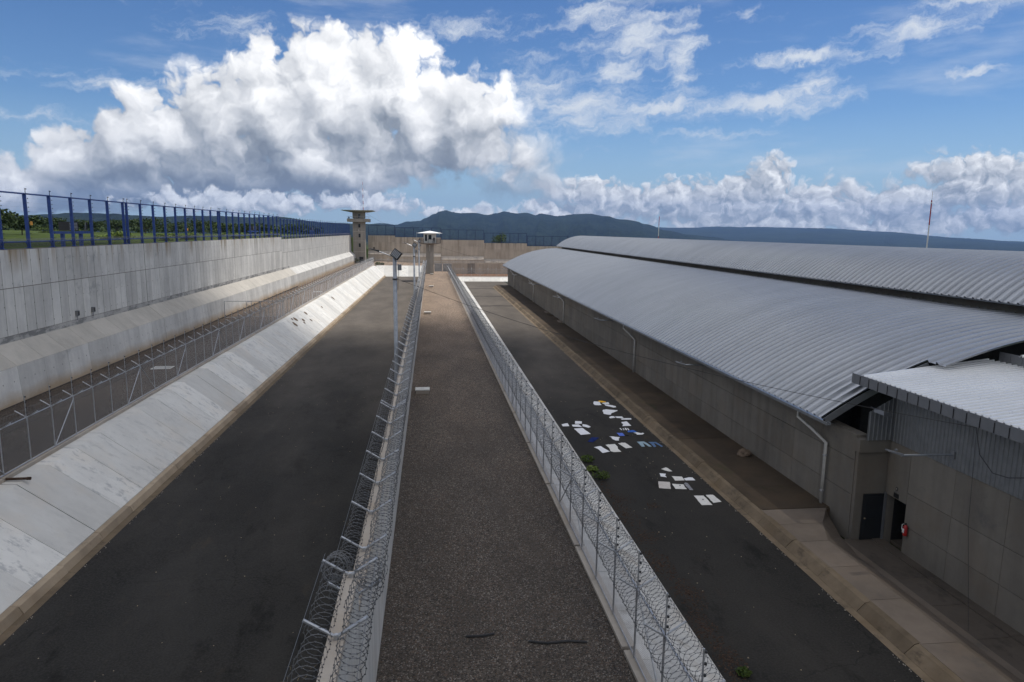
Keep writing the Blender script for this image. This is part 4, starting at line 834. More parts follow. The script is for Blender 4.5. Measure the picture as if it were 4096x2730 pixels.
MB().extrude_y([(17.50, 2.62), (17.50, 2.74), (17.54, 2.74), (17.54, 2.66), (17.66, 2.66), (17.66, 2.74), (17.70, 2.74), (17.70, 2.62)], [(17.50, 2.62), (17.50, 2.74), (17.54, 2.74), (17.54, 2.66), (17.66, 2.66), (17.66, 2.74), (17.70, 2.74), (17.70, 2.62)], 27.6, 166.6).build('eave_gutter', 'cladding_metal', bd_)
m = MB(); n = len(arc1)
for i in range(n-1):
    (x, z, nx, nz), (x2, z2, nx2, nz2) = arc1[i], arc1[i+1]
    if x2 < 22.6: m.quadbox([(x-nx*.30, 28.0, z-nz*.30), (x2-nx2*.30, 28.0, z2-nz2*.30), (x2-nx2*.30, 28.05, z2-nz2*.30), (x-nx*.30, 28.05, z-nz*.30), (x+nx*.0, 28.0, z+nz*.0), (x2, 28.0, z2), (x2, 28.05, z2), (x, 28.05, z)])
m.build('verge_trim', 'fascia_metal', bd_)
for y, zt in ((29.03, 'next to the annex corner'), (59.7, 'second from the annex corner'), (93.5, 'beside the row of low slabs'), (122, 'between the low slabs and the last downspout'), (151, 'next to the far end of the wall')):
    t = thing('downspout', 'white plastic downspout on the long building wall, '+zt, 'pipe', (18.45, y, ZW), 'white downspouts along the wall')
    MB().tube([(17.75, y+1.4, 2.66), (17.75, y+1.4, 2.25), (18.1, y+.75, 1.85), (18.44, y, 1.35), (18.44, y, ZW+.02)], .075, 9).build('pipe', 'pvc_white', t, True)
    for z in (.75, -1.0): MB().lathe([(.085, -.03), (.095, -.02), (.095, .02), (.085, .03)], (18.44, y, z), 9).build('clip', 'galvanised', t)
def wall_lamp(xw, y, z, ln, lab, grp_=None):
    t = thing('wall_lamp', lab, 'wall lamp', (xw, y, z), grp_)
    MB().tube([(xw, y, z), (xw-ln, y+.02, z+.03)], .045, 8).build('arm', 'pole_steel', t); box(xw-.04, xw+.01, y-.1, y+.1, z-.15, z+.15).build('wall_plate', 'grey_metal', t)
    x = xw-ln
    h = MB().quadbox([(x-.62, y-.13, z+.24), (x+.05, y-.09, z), (x+.05, y+.09, z), (x-.62, y+.13, z+.24), (x-.62, y-.10, z+.29), (x+.05, y-.06, z+.10), (x+.05, y+.06, z+.10), (x-.62, y+.10, z+.29)]).build('lamp_head', 'grey_metal', t)
    box(x-.28, x-.2, y-.04, y+.04, z+.22, z+.29).build('photocell', 'grey_metal', h)
for y, wh in zip((43.5, 66.8, 90.4, 113.6, 137.7, 160.5), ('first', 'second', 'third', 'fourth', 'fifth', 'sixth')): wall_lamp(18.6, y, 2.22, 1.65, 'grey arm lamp under the long eave, %s counted from the annex' % wh, 'arm lamps under the eave')

# ------------------------------------------------------------------ annex with door, cladding and shed roof
ax = thing('annex', 'annex with grey corrugated cladding, shed roof and dark doorway beside the long building', 'annex', (20, 22, -2.45))
box(20.05, 20.4, 26.62, 26.8, -2.6, 2.2).build('wall', 'concrete_building', ax); box(20.05, 20.4, -6, 25.38, -2.6, 2.2).build('wall', 'concrete_building', ax); box(20.05, 20.4, 25.38, 26.62, -.28, 2.2).build('wall', 'concrete_building', ax)
for a, b in zip([25.36, 22.9, 20.4, 17.9, 15.4, 12.9, 10.4], [22.9, 20.4, 17.9, 15.4, 12.9, 10.4, 7.9]):
    for z0, z1 in ((-2.6, -1.2), (-1.19, .25), (.26, 2.2)): box(20.0+random.uniform(-.006, .006), 20.1, b+.007, a-.007, z0, z1-.01).build('panel', 'concrete_building', ax)
box(20.0, 20.1, 25.38, 26.66, -.265, 2.19).build('panel', 'concrete_building', ax)
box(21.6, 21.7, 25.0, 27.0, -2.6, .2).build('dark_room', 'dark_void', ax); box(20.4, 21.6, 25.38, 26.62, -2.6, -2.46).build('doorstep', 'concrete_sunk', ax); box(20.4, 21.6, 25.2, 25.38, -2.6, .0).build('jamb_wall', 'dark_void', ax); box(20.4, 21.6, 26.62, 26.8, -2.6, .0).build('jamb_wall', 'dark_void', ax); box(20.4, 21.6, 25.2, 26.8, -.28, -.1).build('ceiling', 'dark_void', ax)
dl = box(18.98, 19.98, 26.70, 26.745, -2.43, -.30).build('door', 'door_paint', ax)
MB().lathe([(.03, 0), (.03, .02)], (0, 0, 0), 8); box(19.07, 19.13, 26.66, 26.698, -1.45, -1.39).build('handle', 'concrete_kerb', dl)
for z0, z1 in ((-2.3, -1.45), (-1.3, -.42)): box(19.15, 19.85, 26.69, 26.699, z0, z1).build('inset', 'door_paint', dl)
m = MB().box(19.93, 20.03, 26.62, 26.68, -2.45, -.2); m.build('door_frame', 'fascia_metal', ax)
def corr(axis, a, b, fixed, z0, z1f, pitch=.2, dep=.03, nm='cladding_sheet'):
    m = MB(); p = a; pr = []
    while p < b: pr += [(p, 0), (p+pitch*.32, 0), (p+pitch*.42, dep), (p+pitch*.58, dep), (p+pitch*.68, 0)]; p += pitch
    pr.append((p, 0))
    for q, h in pr:
        x, y = (fixed-h, q) if axis == 'y' else (q, fixed-h); m.v += [(x, y, z0), (x, y, z1f(q))]
    for i in range(len(pr)-1): bb = 2*i; m.f.append((bb, bb+2, bb+3, bb+1))
    return m
for a, b in ((24.2, 26.78), (21.6, 24.18), (19.0, 21.58), (16.4, 18.98), (13.8, 16.38), (11.2, 13.78), (8.6, 11.18)): corr('y', a, b-.02, 19.97, 2.17, lambda q: 4.75).build('cladding_sheet', 'cladding_metal', ax)
cr = lambda x: 6.95-23.9+math.sqrt(max(0, 23.9**2-(31-x)**2))-.12
corr('x', 18.78, 19.98, 26.62, 2.2, lambda q: min(cr(q), 4.78)).build('cladding_sheet', 'cladding_metal', ax)
box(19.93, 20.0, 26.58, 26.66, 2.18, 4.6).build('corner_trim', 'fascia_metal', ax)
yf = 28.55
while yf > 6:
    a = yf-.62; box(19.12, 19.17, a+.014, yf-.014, 4.36, 4.80).build('fascia_panel', 'fascia_metal', ax); box(19.10, 19.16, a-.013, a+.013, 4.38, 4.74).build('fascia_rib', 'black_plastic', ax); yf = a
box(19.17, 20.0, 6, 28.5, 4.37, 4.40).build('soffit', 'fascia_metal', ax)
def awning(x0, x1, z0, z1, ya, yb, parent, nm='roof_sheet'):
    pitch = .305; sh = 3
    prof_ = [(0, 0), (.09, 0), (.115, .10), (.19, .10), (.215, 0), (.305, 0)]
    m = MB()
    for j in range(3):
        for q, h in prof_: m.v += [(x0, j*pitch+q, z0+h), (x1, j*pitch+q, z1+h)]
    nn = len(m.v)//2
    for i in range(nn-1): bb = 2*i; m.f.append((bb, bb+1, bb+3, bb+2))
    me = m.mesh(nm, 'zinc_awning'); y = yb
    while y > ya: y -= pitch*3; o = link(nm, me, parent); o.location = (0, y, random.uniform(-.003, .003)); o.matrix_parent_inverse = Matrix.Translation(-Vector(parent['_b']))
awning(19.16, 25.2, 4.74, 5.45, 6, 27.95, ax)
for y in frange(12, 27, .61): box(25.2, 25.24, y, y+.59, 5.35, 5.95).build('step_fascia', 'fascia_metal', ax)
awning(25.15, 34, 5.92, 6.3, 6, 26.2, ax)
wall_lamp(19.95, 23.1, 2.70, 2.15, 'long grey arm lamp on the corrugated cladding of the annex')
t = thing('floodlight', 'small dark floodlight under the curved roof corner', 'floodlight', (18.6, 26.6, 3.6))
MB().quadbox([(18.85, 25.75, 3.55), (19.35, 25.9, 3.40), (19.2, 26.45, 3.42), (18.75, 26.3, 3.57), (18.87, 25.8, 3.72), (19.33, 25.93, 3.57), (19.2, 26.42, 3.6), (18.79, 26.28, 3.74)]).build('case', 'fascia_metal', t); MB().tube([(18.9, 26.25, 3.6), (18.85, 26.62, 3.7)], .03, 6).build('bracket', 'black_plastic', t)
t = thing('fire_extinguisher', 'red fire extinguisher with white label hung beside the dark doorway', 'extinguisher', (19.88, 25.1, -1.55))
MB().lathe([(.03, 0), (.085, .02), (.09, .06), (.09, .40), (.06, .46), (.03, .5)], (19.88, 25.1, -1.55), 12).build('cylinder', 'red_paint', t, True); MB().tube([(19.88, 25.1, -1.05), (19.88, 25.1, -.98)], .03, 6).tube([(19.88, 25.1, -.99), (19.78, 25.22, -1.03)], .018, 5).build('handle', 'black_plastic', t); box(19.775, 19.795, 25.06, 25.16, -1.4, -1.22).build('label', 'white_paint', t); MB().tube([(19.88, 25.18, -1.02), (19.82, 25.24, -1.1), (19.80, 25.22, -1.3)], .014, 5).build('hose', 'white_paint', t)
t = thing('door_sign', 'small dark plate with a white number plate above the dark doorway', 'sign', (19.98, 26, -.1)); box(19.975, 19.998, 25.85, 26.15, -.22, -.02).build('plate', 'black_plastic', t)
o = box(19.98, 19.998, 25.95, 26.06, .12, .25).build('symbol', 'black_plastic', t); box(19.976, 19.979, 25.985, 26.025, .155, .215).build('mark', 'cloth_beige', o); box(19.985, 19.998, 25.86, 26.16, .03, .055).build('text_line', 'grey_metal', t)

# ------------------------------------------------------------------ cables
def cable(lab, pts, sag, r=.012, n=24):
    m = MB(); out = []
    a, b = Vector(pts[0]), Vector(pts[1])
    for k in range(n+1): s = k/n; p = a.lerp(b, s); p.z -= sag*4*s*(1-s); out.append(p)
    m.tube(out, r, 4); return tag(m.build('cable', 'cable_black'), lab, 'cable')
cable('thin black cable from the first lamp post over the walk to the annex fascia', [(-2.1, 44.1, 7.93), (19.1, 21.2, 4.36)], .75, .011)
cable('thin cable from the concrete watchtower roof down to the long building far end', [(-23, 251, 16.9), (19.2, 166, 2.9)], 2.2, .022)
m = MB().tube([(19.08, 21.2, 4.36), (18.98, 20.8, 3.5), (19.0, 20.2, 3.05), (19.05, 19.6, 3.1), (19.1, 18.5, 3.5), (19.1, 17, 3.9)], .016, 5); tag(m.build('cable', 'cable_black'), 'looped black cable hanging below the annex fascia', 'cable')
m = MB().tube([(19.05, 21.15, 4.36), (18.7, 20.6, 1), (18.3, 19.6, -2.4)], .009, 4); tag(m.build('cable', 'cable_black'), 'black cable dropping straight from the annex fascia to the sunken yard', 'cable')

# ------------------------------------------------------------------ laundry on the right road
def cloth(name, lab, cat, mat, poly, z=ZR, group=None, spots=0):
    bm = bmesh.new(); n = len(poly); cx = sum(p[0] for p in poly)/n; cy = sum(p[1] for p in poly)/n
    pts = []
    for i in range(n):
        a, b = poly[i], poly[(i+1) % n]; k = max(1, int(math.hypot(b[0]-a[0], b[1]-a[1])/.16))
        for j in range(k): s = j/k; wob = .012 if j else 0; pts.append((a[0]+(b[0]-a[0])*s+random.uniform(-wob, wob), a[1]+(b[1]-a[1])*s+random.uniform(-wob, wob)))
    vs = [bm.verts.new((x-cx, y-cy, 0)) for x, y in pts]; es = [bm.edges.new((vs[i], vs[(i+1) % len(vs)])) for i in range(len(vs))]
    bmesh.ops.triangle_fill(bm, use_beauty=True, edges=es)
    for _ in range(2): bmesh.ops.subdivide_edges(bm, edges=[e for e in bm.edges if e.calc_length() > .14], cuts=1); bmesh.ops.triangulate(bm, faces=bm.faces[:])
    sd_ = random.uniform(0, 99)
    for v in bm.verts:
        q = mnoise.noise(Vector((v.co.x*4.5+sd_, v.co.y*4.5, sd_)))+.5*mnoise.noise(Vector((v.co.x*11, v.co.y*11+sd_, sd_)))
        v.co.z = .018+max(0, .05*q) if not v.is_boundary else .008
    bmesh.ops.recalc_face_normals(bm, faces=bm.faces[:])
    if sum(f.normal.z for f in bm.faces) < 0: bmesh.ops.reverse_faces(bm, faces=bm.faces[:])
    me = bpy.data.meshes.new(name); bm.to_mesh(me); bm.free(); me.materials.append(MT[mat])
    o = bpy.data.objects.new(name, me); C.objects.link(o); o.location = (cx, cy, z); md = o.modifiers.new('thick', 'SOLIDIFY'); md.thickness = .012; md.offset = 1
    return tag(o, lab, cat, group)
L = [
('shirt', 'white shirt spread on the road left of the yellow garment', 'shirt', 'cloth_white', [(12.56, 50.56), (12.98, 50.38), (12.9, 50.02), (12.87, 49.43), (12.65, 49.37), (12.34, 49.47), (12.35, 49.91)]),
('shirt', 'bright yellow garment lying on the road among white shirts', 'shirt', 'cloth_yellow', [(12.88, 50.62), (13.08, 50.75), (13.46, 50.42), (13.4, 50.2), (13.07, 50.2), (12.97, 50.36)]),
('shirt', 'small white garment touching the yellow one', 'shirt', 'cloth_white', [(13.08, 50.03), (13.36, 50.12), (13.62, 50.23), (13.55, 49.7), (13.25, 49.7), (13.05, 49.78)]),
('trousers', 'narrow white trousers stretched toward the right kerb', 'trousers', 'cloth_white', [(13.12, 49.53), (13.4, 49.54), (13.85, 49.0), (13.83, 48.72), (13.6, 48.59), (13.33, 48.97), (13.13, 49.2)]),
('shirt', 'large wrinkled white shirt with one sleeve stretched out', 'shirt', 'cloth_white', [(12.58, 47.9), (12.89, 48.13), (13.11, 48.0), (13.54, 47.83), (13.67, 47.82), (13.61, 47.62), (12.99, 47.0), (12.85, 46.61), (12.65, 46.67), (12.41, 46.91), (12.51, 47.43), (12.49, 47.61)]),
('underwear', 'small white underwear beside a white folded cloth', 'underwear', 'cloth_white', [(12.54, 45.96), (12.77, 46.23), (12.95, 46.22), (12.98, 45.83), (12.57, 45.68)]),
('cloth', 'white folded cloth between small underwear and a rolled sleeve', 'cloth', 'cloth_white', [(13.03, 46.12), (13.53, 46.09), (13.53, 45.67), (13.04, 45.74)]),
('towel', 'white rolled towel lying crosswise near the right kerb', 'towel', 'cloth_white', [(13.27, 45.52), (13.66, 45.62), (14.06, 45.59), (13.97, 45.26), (13.29, 45.27)]),
('shirt', 'crumpled white shirt just above the row of socks', 'shirt', 'cloth_white', [(13.08, 44.66), (13.5, 44.81), (13.51, 44.5), (13.51, 43.74), (12.87, 43.7), (13.09, 44.18), (13.04, 44.42)]),
('sock', 'white sock in the row of four socks', 'sock', 'cloth_white', [(12.54, 43.2), (12.62, 43.22), (12.62, 42.84), (12.58, 42.76), (12.55, 42.9)], 'row of four white socks'),
('sock', 'white sock in the row of four socks', 'sock', 'cloth_white', [(12.75, 43.17), (12.81, 43.18), (12.76, 42.77), (12.7, 42.74)], 'row of four white socks'),
('sock', 'white sock in the row of four socks', 'sock', 'cloth_white', [(12.91, 43.23), (12.99, 43.24), (12.96, 42.83), (12.88, 42.75), (12.86, 42.99)], 'row of four white socks'),
('sock', 'white sock in the row of four socks', 'sock', 'cloth_white', [(13.05, 43.17), (13.11, 43.18), (13.08, 42.74), (13.02, 42.7)], 'row of four white socks'),
('shirt', 'bright blue shirt touching a white shirt', 'shirt', 'cloth_blue', [(12.91, 42.57), (13.32, 42.73), (13.46, 42.36), (13.39, 42.24), (12.85, 42.29)]),
('shirt', 'white shirt beside the bright blue shirt', 'shirt', 'cloth_white', [(13.19, 42.13), (13.46, 42.18), (13.64, 41.97), (13.8, 42.07), (13.84, 41.89), (13.65, 41.69), (13.29, 41.68), (13.3, 41.98)]),
('towel', 'flat periwinkle blue towel beside a black strip', 'towel', 'cloth_periwinkle', [(12.06, 42.17), (12.44, 42.11), (12.41, 41.5), (12.07, 41.53)]),
('belt', 'thin black strip of cloth right of the periwinkle towel', 'belt', 'uniform_dark', [(12.46, 41.79), (12.55, 41.71), (12.73, 41.59), (12.68, 41.47), (12.48, 41.57)]),
('shirt', 'white tee shirt with both sleeves spread between navy shorts and blue towel', 'shirt', 'cloth_white', [(11.37, 41.43), (11.63, 41.41), (11.75, 41.3), (12.02, 41.22), (11.88, 40.98), (11.76, 40.53), (11.56, 40.58), (11.43, 40.91), (11.46, 41.27)]),
('shorts', 'navy blue shorts lying on the road', 'shorts', 'cloth_navy', [(9.73, 40.49), (10.2, 41.37), (10.65, 41.23), (10.57, 41.08), (10.01, 40.32)]),
('towel', 'white towel nearest the green weeds in a row of three', 'towel', 'cloth_white', [(9.86, 39.33), (10.33, 39.52), (10.42, 39.05), (10.62, 38.44), (10.13, 38.21), (10.02, 38.99)]),
('towel', 'wide wavy white towel in the middle of a row of three', 'towel', 'cloth_cream', [(10.69, 39.73), (11.31, 39.85), (11.34, 39.35), (11.24, 38.89), (11.3, 38.35), (10.82, 38.33), (10.68, 38.52), (10.76, 39.16)]),
('towel', 'straight cream towel at the jeans end of a row of three', 'towel', 'cloth_cream', [(11.55, 39.96), (12.02, 40.07), (12.2, 39.09), (11.77, 38.96)]),
('jeans', 'pale washed jeans laid out with both legs apart', 'jeans', 'cloth_pale_denim', [(12.83, 40.2), (13.28, 40.21), (13.37, 39.91), (13.46, 39.2), (13.27, 39.17), (13.16, 39.9), (13.12, 39.96), (13.03, 39.21), (12.83, 39.21), (12.84, 39.9)]),
('jeans', 'darker blue jeans laid out next to the right kerb', 'jeans', 'cloth_denim', [(13.52, 40.09), (14.01, 40.05), (14.04, 39.88), (14.17, 39.17), (14.03, 39.05), (13.9, 39.77), (13.82, 39.87), (13.72, 39.11), (13.56, 39.08), (13.59, 39.74)]),
('cloth', 'small white square of cloth closest to the razor wire fence', 'cloth', 'cloth_white', [(8.83, 44.43), (9.28, 44.68), (9.27, 43.98), (8.82, 43.96)]),
('cloth', 'white square cloth above two white shirts near the fence', 'cloth', 'cloth_white', [(9.92, 45.18), (10.37, 45.03), (10.25, 44.50), (9.78, 44.50)]),
('shirt', 'flat white shirt left of its pair near the fence', 'shirt', 'cloth_white', [(9.5, 44.26), (9.99, 44.34), (10.08, 43.69), (9.49, 43.85)]),
('shirt', 'white shirt pointing toward the kerb, right of its pair near the fence', 'shirt', 'cloth_white', [(10.27, 44.37), (10.52, 44.18), (10.68, 43.71), (10.5, 43.49), (10.15, 43.86)]),
('towel', 'large bright white towel above the navy shorts', 'towel', 'cloth_white', [(9.46, 43.35), (10.06, 43.46), (10.3, 42.08), (9.61, 41.92)]),
('shirt', 'pale greenish white shirt farthest of the lower laundry group', 'shirt', 'cloth_cream', [(12.7, 35.2), (13.03, 35.42), (13.1, 35.33), (13.19, 34.8), (13.0, 34.79), (12.83, 34.98)]),
('underwear', 'white briefs lying above the beige cloth', 'underwear', 'cloth_white', [(12.37, 34.53), (12.7, 34.44), (12.57, 34.2), (12.56, 33.9), (12.28, 34.07)]),
('towel', 'cream hand towel overlapping a white shirt', 'towel', 'cloth_cream', [(12.89, 34.05), (13.42, 33.93), (13.39, 33.66), (13.36, 33.38), (12.84, 33.39), (12.88, 33.67)]),
('shirt', 'white shirt touching the cream hand towel', 'shirt', 'cloth_white', [(13.42, 33.66), (13.75, 33.79), (13.94, 33.76), (13.94, 33.35), (13.42, 33.37)]),
('cloth', 'beige square cloth in the lower laundry group', 'cloth', 'cloth_beige', [(11.9, 33.35), (12.48, 33.21), (12.2, 32.26), (11.64, 32.43)]),
('pillowcase', 'cream pillowcase with a black spot left of the grey scarf', 'pillowcase', 'cloth_cream', [(12.52, 32.95), (12.73, 32.88), (13.08, 32.81), (13.02, 32.47), (13.02, 32.16), (12.44, 32.24)]),
('scarf', 'crumpled dark grey scarf beside the spotted pillowcase', 'scarf', 'cloth_grey', [(13.14, 32.9), (13.27, 33.06), (13.37, 32.97), (13.3, 31.99), (13.12, 32.02)]),
('towel', 'long cream towel with a small black spot', 'towel', 'cloth_cream', [(13.04, 31.26), (13.53, 31.23), (13.5, 30.05), (12.98, 30.08)]),
('towel', 'cream towel right of the spotted long towel', 'towel', 'cloth_cream', [(13.68, 31.3), (14.05, 31.29), (14.1, 30.39), (13.65, 30.3)])]
for it in L:
    o = cloth(it[0], it[1], it[2], it[3], it[4], group=it[5] if len(it) > 5 else None)
    if 'spot' in it[1] and 'beside' not in it[1] and 'right of' not in it[1]:
        link('spot', MB().lathe([(.045, 0), (.045, .006)], (0, 0, 0), 8).mesh('spot', 'black_plastic'), o, (0, 0, .062))

# ------------------------------------------------------------------ weeds, soil, rock, slabs
def leaves(m, c, rx, ry, rz_, n, s, flat=False):
    for _ in range(n):
        while True:
            x, y, z = random.uniform(-1, 1), random.uniform(-1, 1), random.uniform(-1, 1)
            if x*x+y*y+z*z < 1: break
        k = .55+.45*random.random(); p = Vector((c[0]+x*rx, c[1]+y*ry, c[2]+z*rz_))
        a = Vector((random.uniform(-1, 1), random.uniform(-1, 1), random.uniform(-.5, .8))).normalized(); b = a.cross(Vector((random.uniform(-1, 1), random.uniform(-1, 1), random.uniform(-1, 1)))).normalized(); ss = s*random.uniform(.6, 1.3)
        m.quad(p-a*ss, p+b*ss*.5, p+a*ss, p-b*ss*.5)
    return m
for i, (x, y, s, mt, lab) in enumerate(((8.85, 36.8, .45, 'leaf_mid', 'green weed at the bank foot, first of the clump beside the towels'), (8.8, 35.2, .35, 'leaf_bright', 'yellowish weed at the bank foot in the middle of the clump'), (8.95, 34.0, .5, 'leaf_mid', 'wide green weed at the bank foot below the yellowish one'), (9.2, 17.6, .22, 'leaf_mid', 'tiny green weed on the right road edge among soil patches'))):
    t = thing('weed', lab, 'plant', (x, y, ZR)); leaves(MB(), (x, y, ZR+s*.45), s, s*.9, s*.4, 170, .075).build('foliage', mt, t)
    st_ = MB()
    for k in range(6): a = k*1.05; st_.tube([(x, y, ZR), (x+math.cos(a)*s*.6, y+math.sin(a)*s*.5, ZR+s*.6)], .006, 4)
    st_.build('stems', 'leaf_dark', t)
def clump(x, y, z, rx, ry, mat, name, lab, cat, n=60, grp_=None):
    m = MB()
    for _ in range(n):
        a = random.uniform(0, 6.28); r = random.random()**.8*1.5; px, py = x+math.cos(a)*r*rx, y+math.sin(a)*r*ry; s = random.uniform(.01, .032)
        m.quadbox([(px-s, py-s, z), (px+s, py-s*.8, z), (px+s*.9, py+s, z), (px-s, py+s*.8, z), (px-s*.5, py-s*.4, z+s*.7), (px+s*.4, py-s*.5, z+s*.8), (px+s*.5, py+s*.4, z+s*.5), (px-s*.3, py+s*.5, z+s*.6)])
    return m
sl = MB()
for (x, y, rx, ry, n) in ((8.9, 29.3, .5, 1.1, 90), (9.1, 27.0, .7, .5, 80), (9.0, 24.6, .45, .9, 110), (9.3, 22.3, .5, .8, 120), (9.0, 20.1, .4, .8, 110), (9.1, 18.3, .4, .6, 100), (9.0, 16.6, .35, .8, 100), (8.9, 32.0, .4, 1.2, 60), (10.6, 30.2, .3, .3, 25), (9.4, 31.2, .5, .5, 40)):
    q = clump(x, y, ZR, rx*.8, ry, 'leaf_litter', '', '', '', n*3); b = len(sl.v); sl.v += q.v; sl.f += [tuple(i+b for i in f) for f in q.f]
stuff(tag(sl.build('leaf_litter', 'leaf_litter'), 'reddish brown leaf litter and soil crumbs along the right bank foot', 'litter'))
q = MB()
for _ in range(190):
    y = random.uniform(9, 90); s = random.uniform(.010, .024); x = random.uniform(8.8, 14.2); z = ZR; q.quadbox([(x-s, y-s, z), (x+s, y-s, z), (x+s, y+s, z), (x-s, y+s, z), (x-s*.5, y-s*.5, z+s), (x+s*.5, y-s*.5, z+s), (x+s*.5, y+s*.5, z+s), (x-s*.5, y+s*.5, z+s)])
for _ in range(190):
    y = random.uniform(13, 90); s = random.uniform(.010, .022); x = random.uniform(-13.8, -2.2); z = zlr(y); q.quadbox([(x-s, y-s, z), (x+s, y-s, z), (x+s, y+s, z), (x-s, y+s, z), (x-s*.5, y-s*.5, z+s), (x+s*.5, y-s*.5, z+s), (x+s*.5, y+s*.5, z+s), (x-s*.5, y+s*.5, z+s)])
stuff(tag(q.build('loose_stones', 'concrete_kerb'), 'small loose pale stones scattered over the asphalt roads', 'stones'))
q = MB()
for (cx, cy, n) in ((-4.3, 19.2, 26), (-4.6, 17.4, 22), (-4.0, 16.2, 16), (-5.0, 18.4, 12)):
    for _ in range(n):
        x, y = cx+random.gauss(0, .35), cy+random.gauss(0, .45); a = random.uniform(0, 6.28); l = random.uniform(.12, .35); z = zlr(y)+.015
        q.tube([(x, y, z), (x+math.cos(a)*l*.5, y+math.sin(a)*l*.5, z+.02), (x+math.cos(a+.4)*l, y+math.sin(a+.4)*l, z)], .004, 3, False)
stuff(tag(q.build('dry_stalks', 'dry_stalk'), 'thin dry grass stalks lying on the left road by the divider wall', 'stalks'))
q = MB()
for side in (0, 1):
    for _ in range(520):
        y = 9+random.random()**1.7*110; x = (-14.08+abs(random.gauss(0, .05)) if side == 0 else 14.40-abs(random.gauss(0, .05)))
        if mnoise.noise(Vector((y*.5, side*9, 0))) < -.05: continue
        s_ = random.uniform(.006, .022); z = (zlr(y) if side == 0 else ZR)+.002; q.quadbox([(x-s_*.7, y-s_*1.6, z), (x+s_*.7, y-s_, z), (x+s_*.5, y+s_*1.5, z), (x-s_*.6, y+s_*1.2, z), (x-s_*.4, y-s_, z+.02), (x+s_*.4, y-s_*.7, z+.015), (x+s_*.3, y+s_, z+.02), (x-s_*.4, y+s_*.8, z+.015)])
stuff(tag(q.build('mortar_crumbs', 'concrete_plinth'), 'ragged line of pale mortar crumbs where the asphalt meets the gutters', 'crumbs'))
t = thing('pipe_stub', 'short rusty pipe stub sticking out over the white bank', 'pipe', (-18.4, 31, zlt(31))); MB().tube([(-18.5, 30.9, zlt(31)+.06), (-17.7, 31.0, zlt(31)+.03)], .06, 8).build('pipe', 'leaf_litter', t); MB().tube([(-17.7, 31.0, zlt(31)+.03), (-17.55, 31.02, zlt(31)+.02)], .075, 8).build('collar', 'leaf_litter', t)
def lump(name, lab, cat, mat, c, s, n=2):
    bm = bmesh.new(); bmesh.ops.create_icosphere(bm, subdivisions=n, radius=1)
    for v in bm.verts: v.co *= 1+.35*mnoise.noise(v.co*1.6+Vector((c[0], c[1], 0))); v.co.x *= s[0]; v.co.y *= s[1]; v.co.z = max(-.2*s[2], v.co.z*s[2])
    me = bpy.data.meshes.new(name); bm.to_mesh(me); bm.free(); me.materials.append(MT[mat]); o = bpy.data.objects.new(name, me); C.objects.link(o); o.location = c; return tag(o, lab, cat)
lump('rock', 'rounded brown rock on the dark pavement by the building wall', 'rock', 'rock', (18.0, 36.2, ZW+.05), (.42, .36, .3), 3)
for i, y in enumerate((106.3, 102.6, 98.8, 94.9)): tag(MB().quadbox([(18.0, y-1.0, ZW), (18.55, y-1.0, ZW), (18.55, y+1.0, ZW), (18.0, y+1.0, ZW), (18.02, y-.95, ZW+.10), (18.55, y-.95, ZW+.10), (18.55, y+.95, ZW+.10), (18.02, y+.95, ZW+.10)]).build('step_slab', 'concrete_ramp' if i in (0, 3) else 'concrete_walk'), 'low concrete slab against the wall in a row on the pavement', 'slab', 'row of low slabs by the wall')
m = MB().tube([(2.6, 17.0, zp(17)+.03), (3.1, 16.85, zp(17)+.04), (3.7, 16.9, zp(17)+.03), (4.2, 16.8, zp(17)+.03)], .03, 5); tag(m.build('rubber_strip', 'cable_black'), 'bent black rubber strip lying on the gravel walk', 'strip')
m = MB().tube([(.9, 17.4, zp(17)+.03), (1.3, 17.35, zp(17)+.05), (1.7, 17.45, zp(17)+.03)], .03, 5); tag(m.build('rubber_strip', 'cable_black'), 'short black rubber scrap lying on the gravel walk', 'strip')

# ------------------------------------------------------------------ trees and bushes beyond the wall
def tree(name, lab, x, y, zg, hgt, wid, mat, nl, ls, lobes=7, grp_='trees beyond the tall wall', trunk=.35):
    t = thing(name, lab, 'tree' if hgt > 3 else 'bush', (x, y, zg), grp_); m = MB(); rnd = random.Random(int(x*13+y*7))
    tk = MB().tube([(x, y, zg-.3), (x+.1, y, zg+hgt*trunk), (x, y+.1, zg+hgt*.7)], .05*hgt*.55, 7, True, .03)
    for k in range(lobes):
        a = k*2.4+rnd.random(); rr = wid*.5*rnd.uniform(.15, .68); cz_ = zg+hgt*rnd.uniform(trunk+.12, .82); c_ = (x+math.cos(a)*rr, y+math.sin(a)*rr, cz_)
        leaves(m, c_, wid*rnd.uniform(.2, .34), wid*rnd.uniform(.2, .34), hgt*rnd.uniform(.14, .22), nl//lobes, ls); tk.tube([(x, y, zg+hgt*trunk*.8), c_], .03*hgt*.3, 5, True, .015)
    tk.build('trunk', 'bark', t); m.build('crown', mat, t)
tz = lambda x, y: 8.75+.6*(1-math.exp(-(-28.5-x)/70))
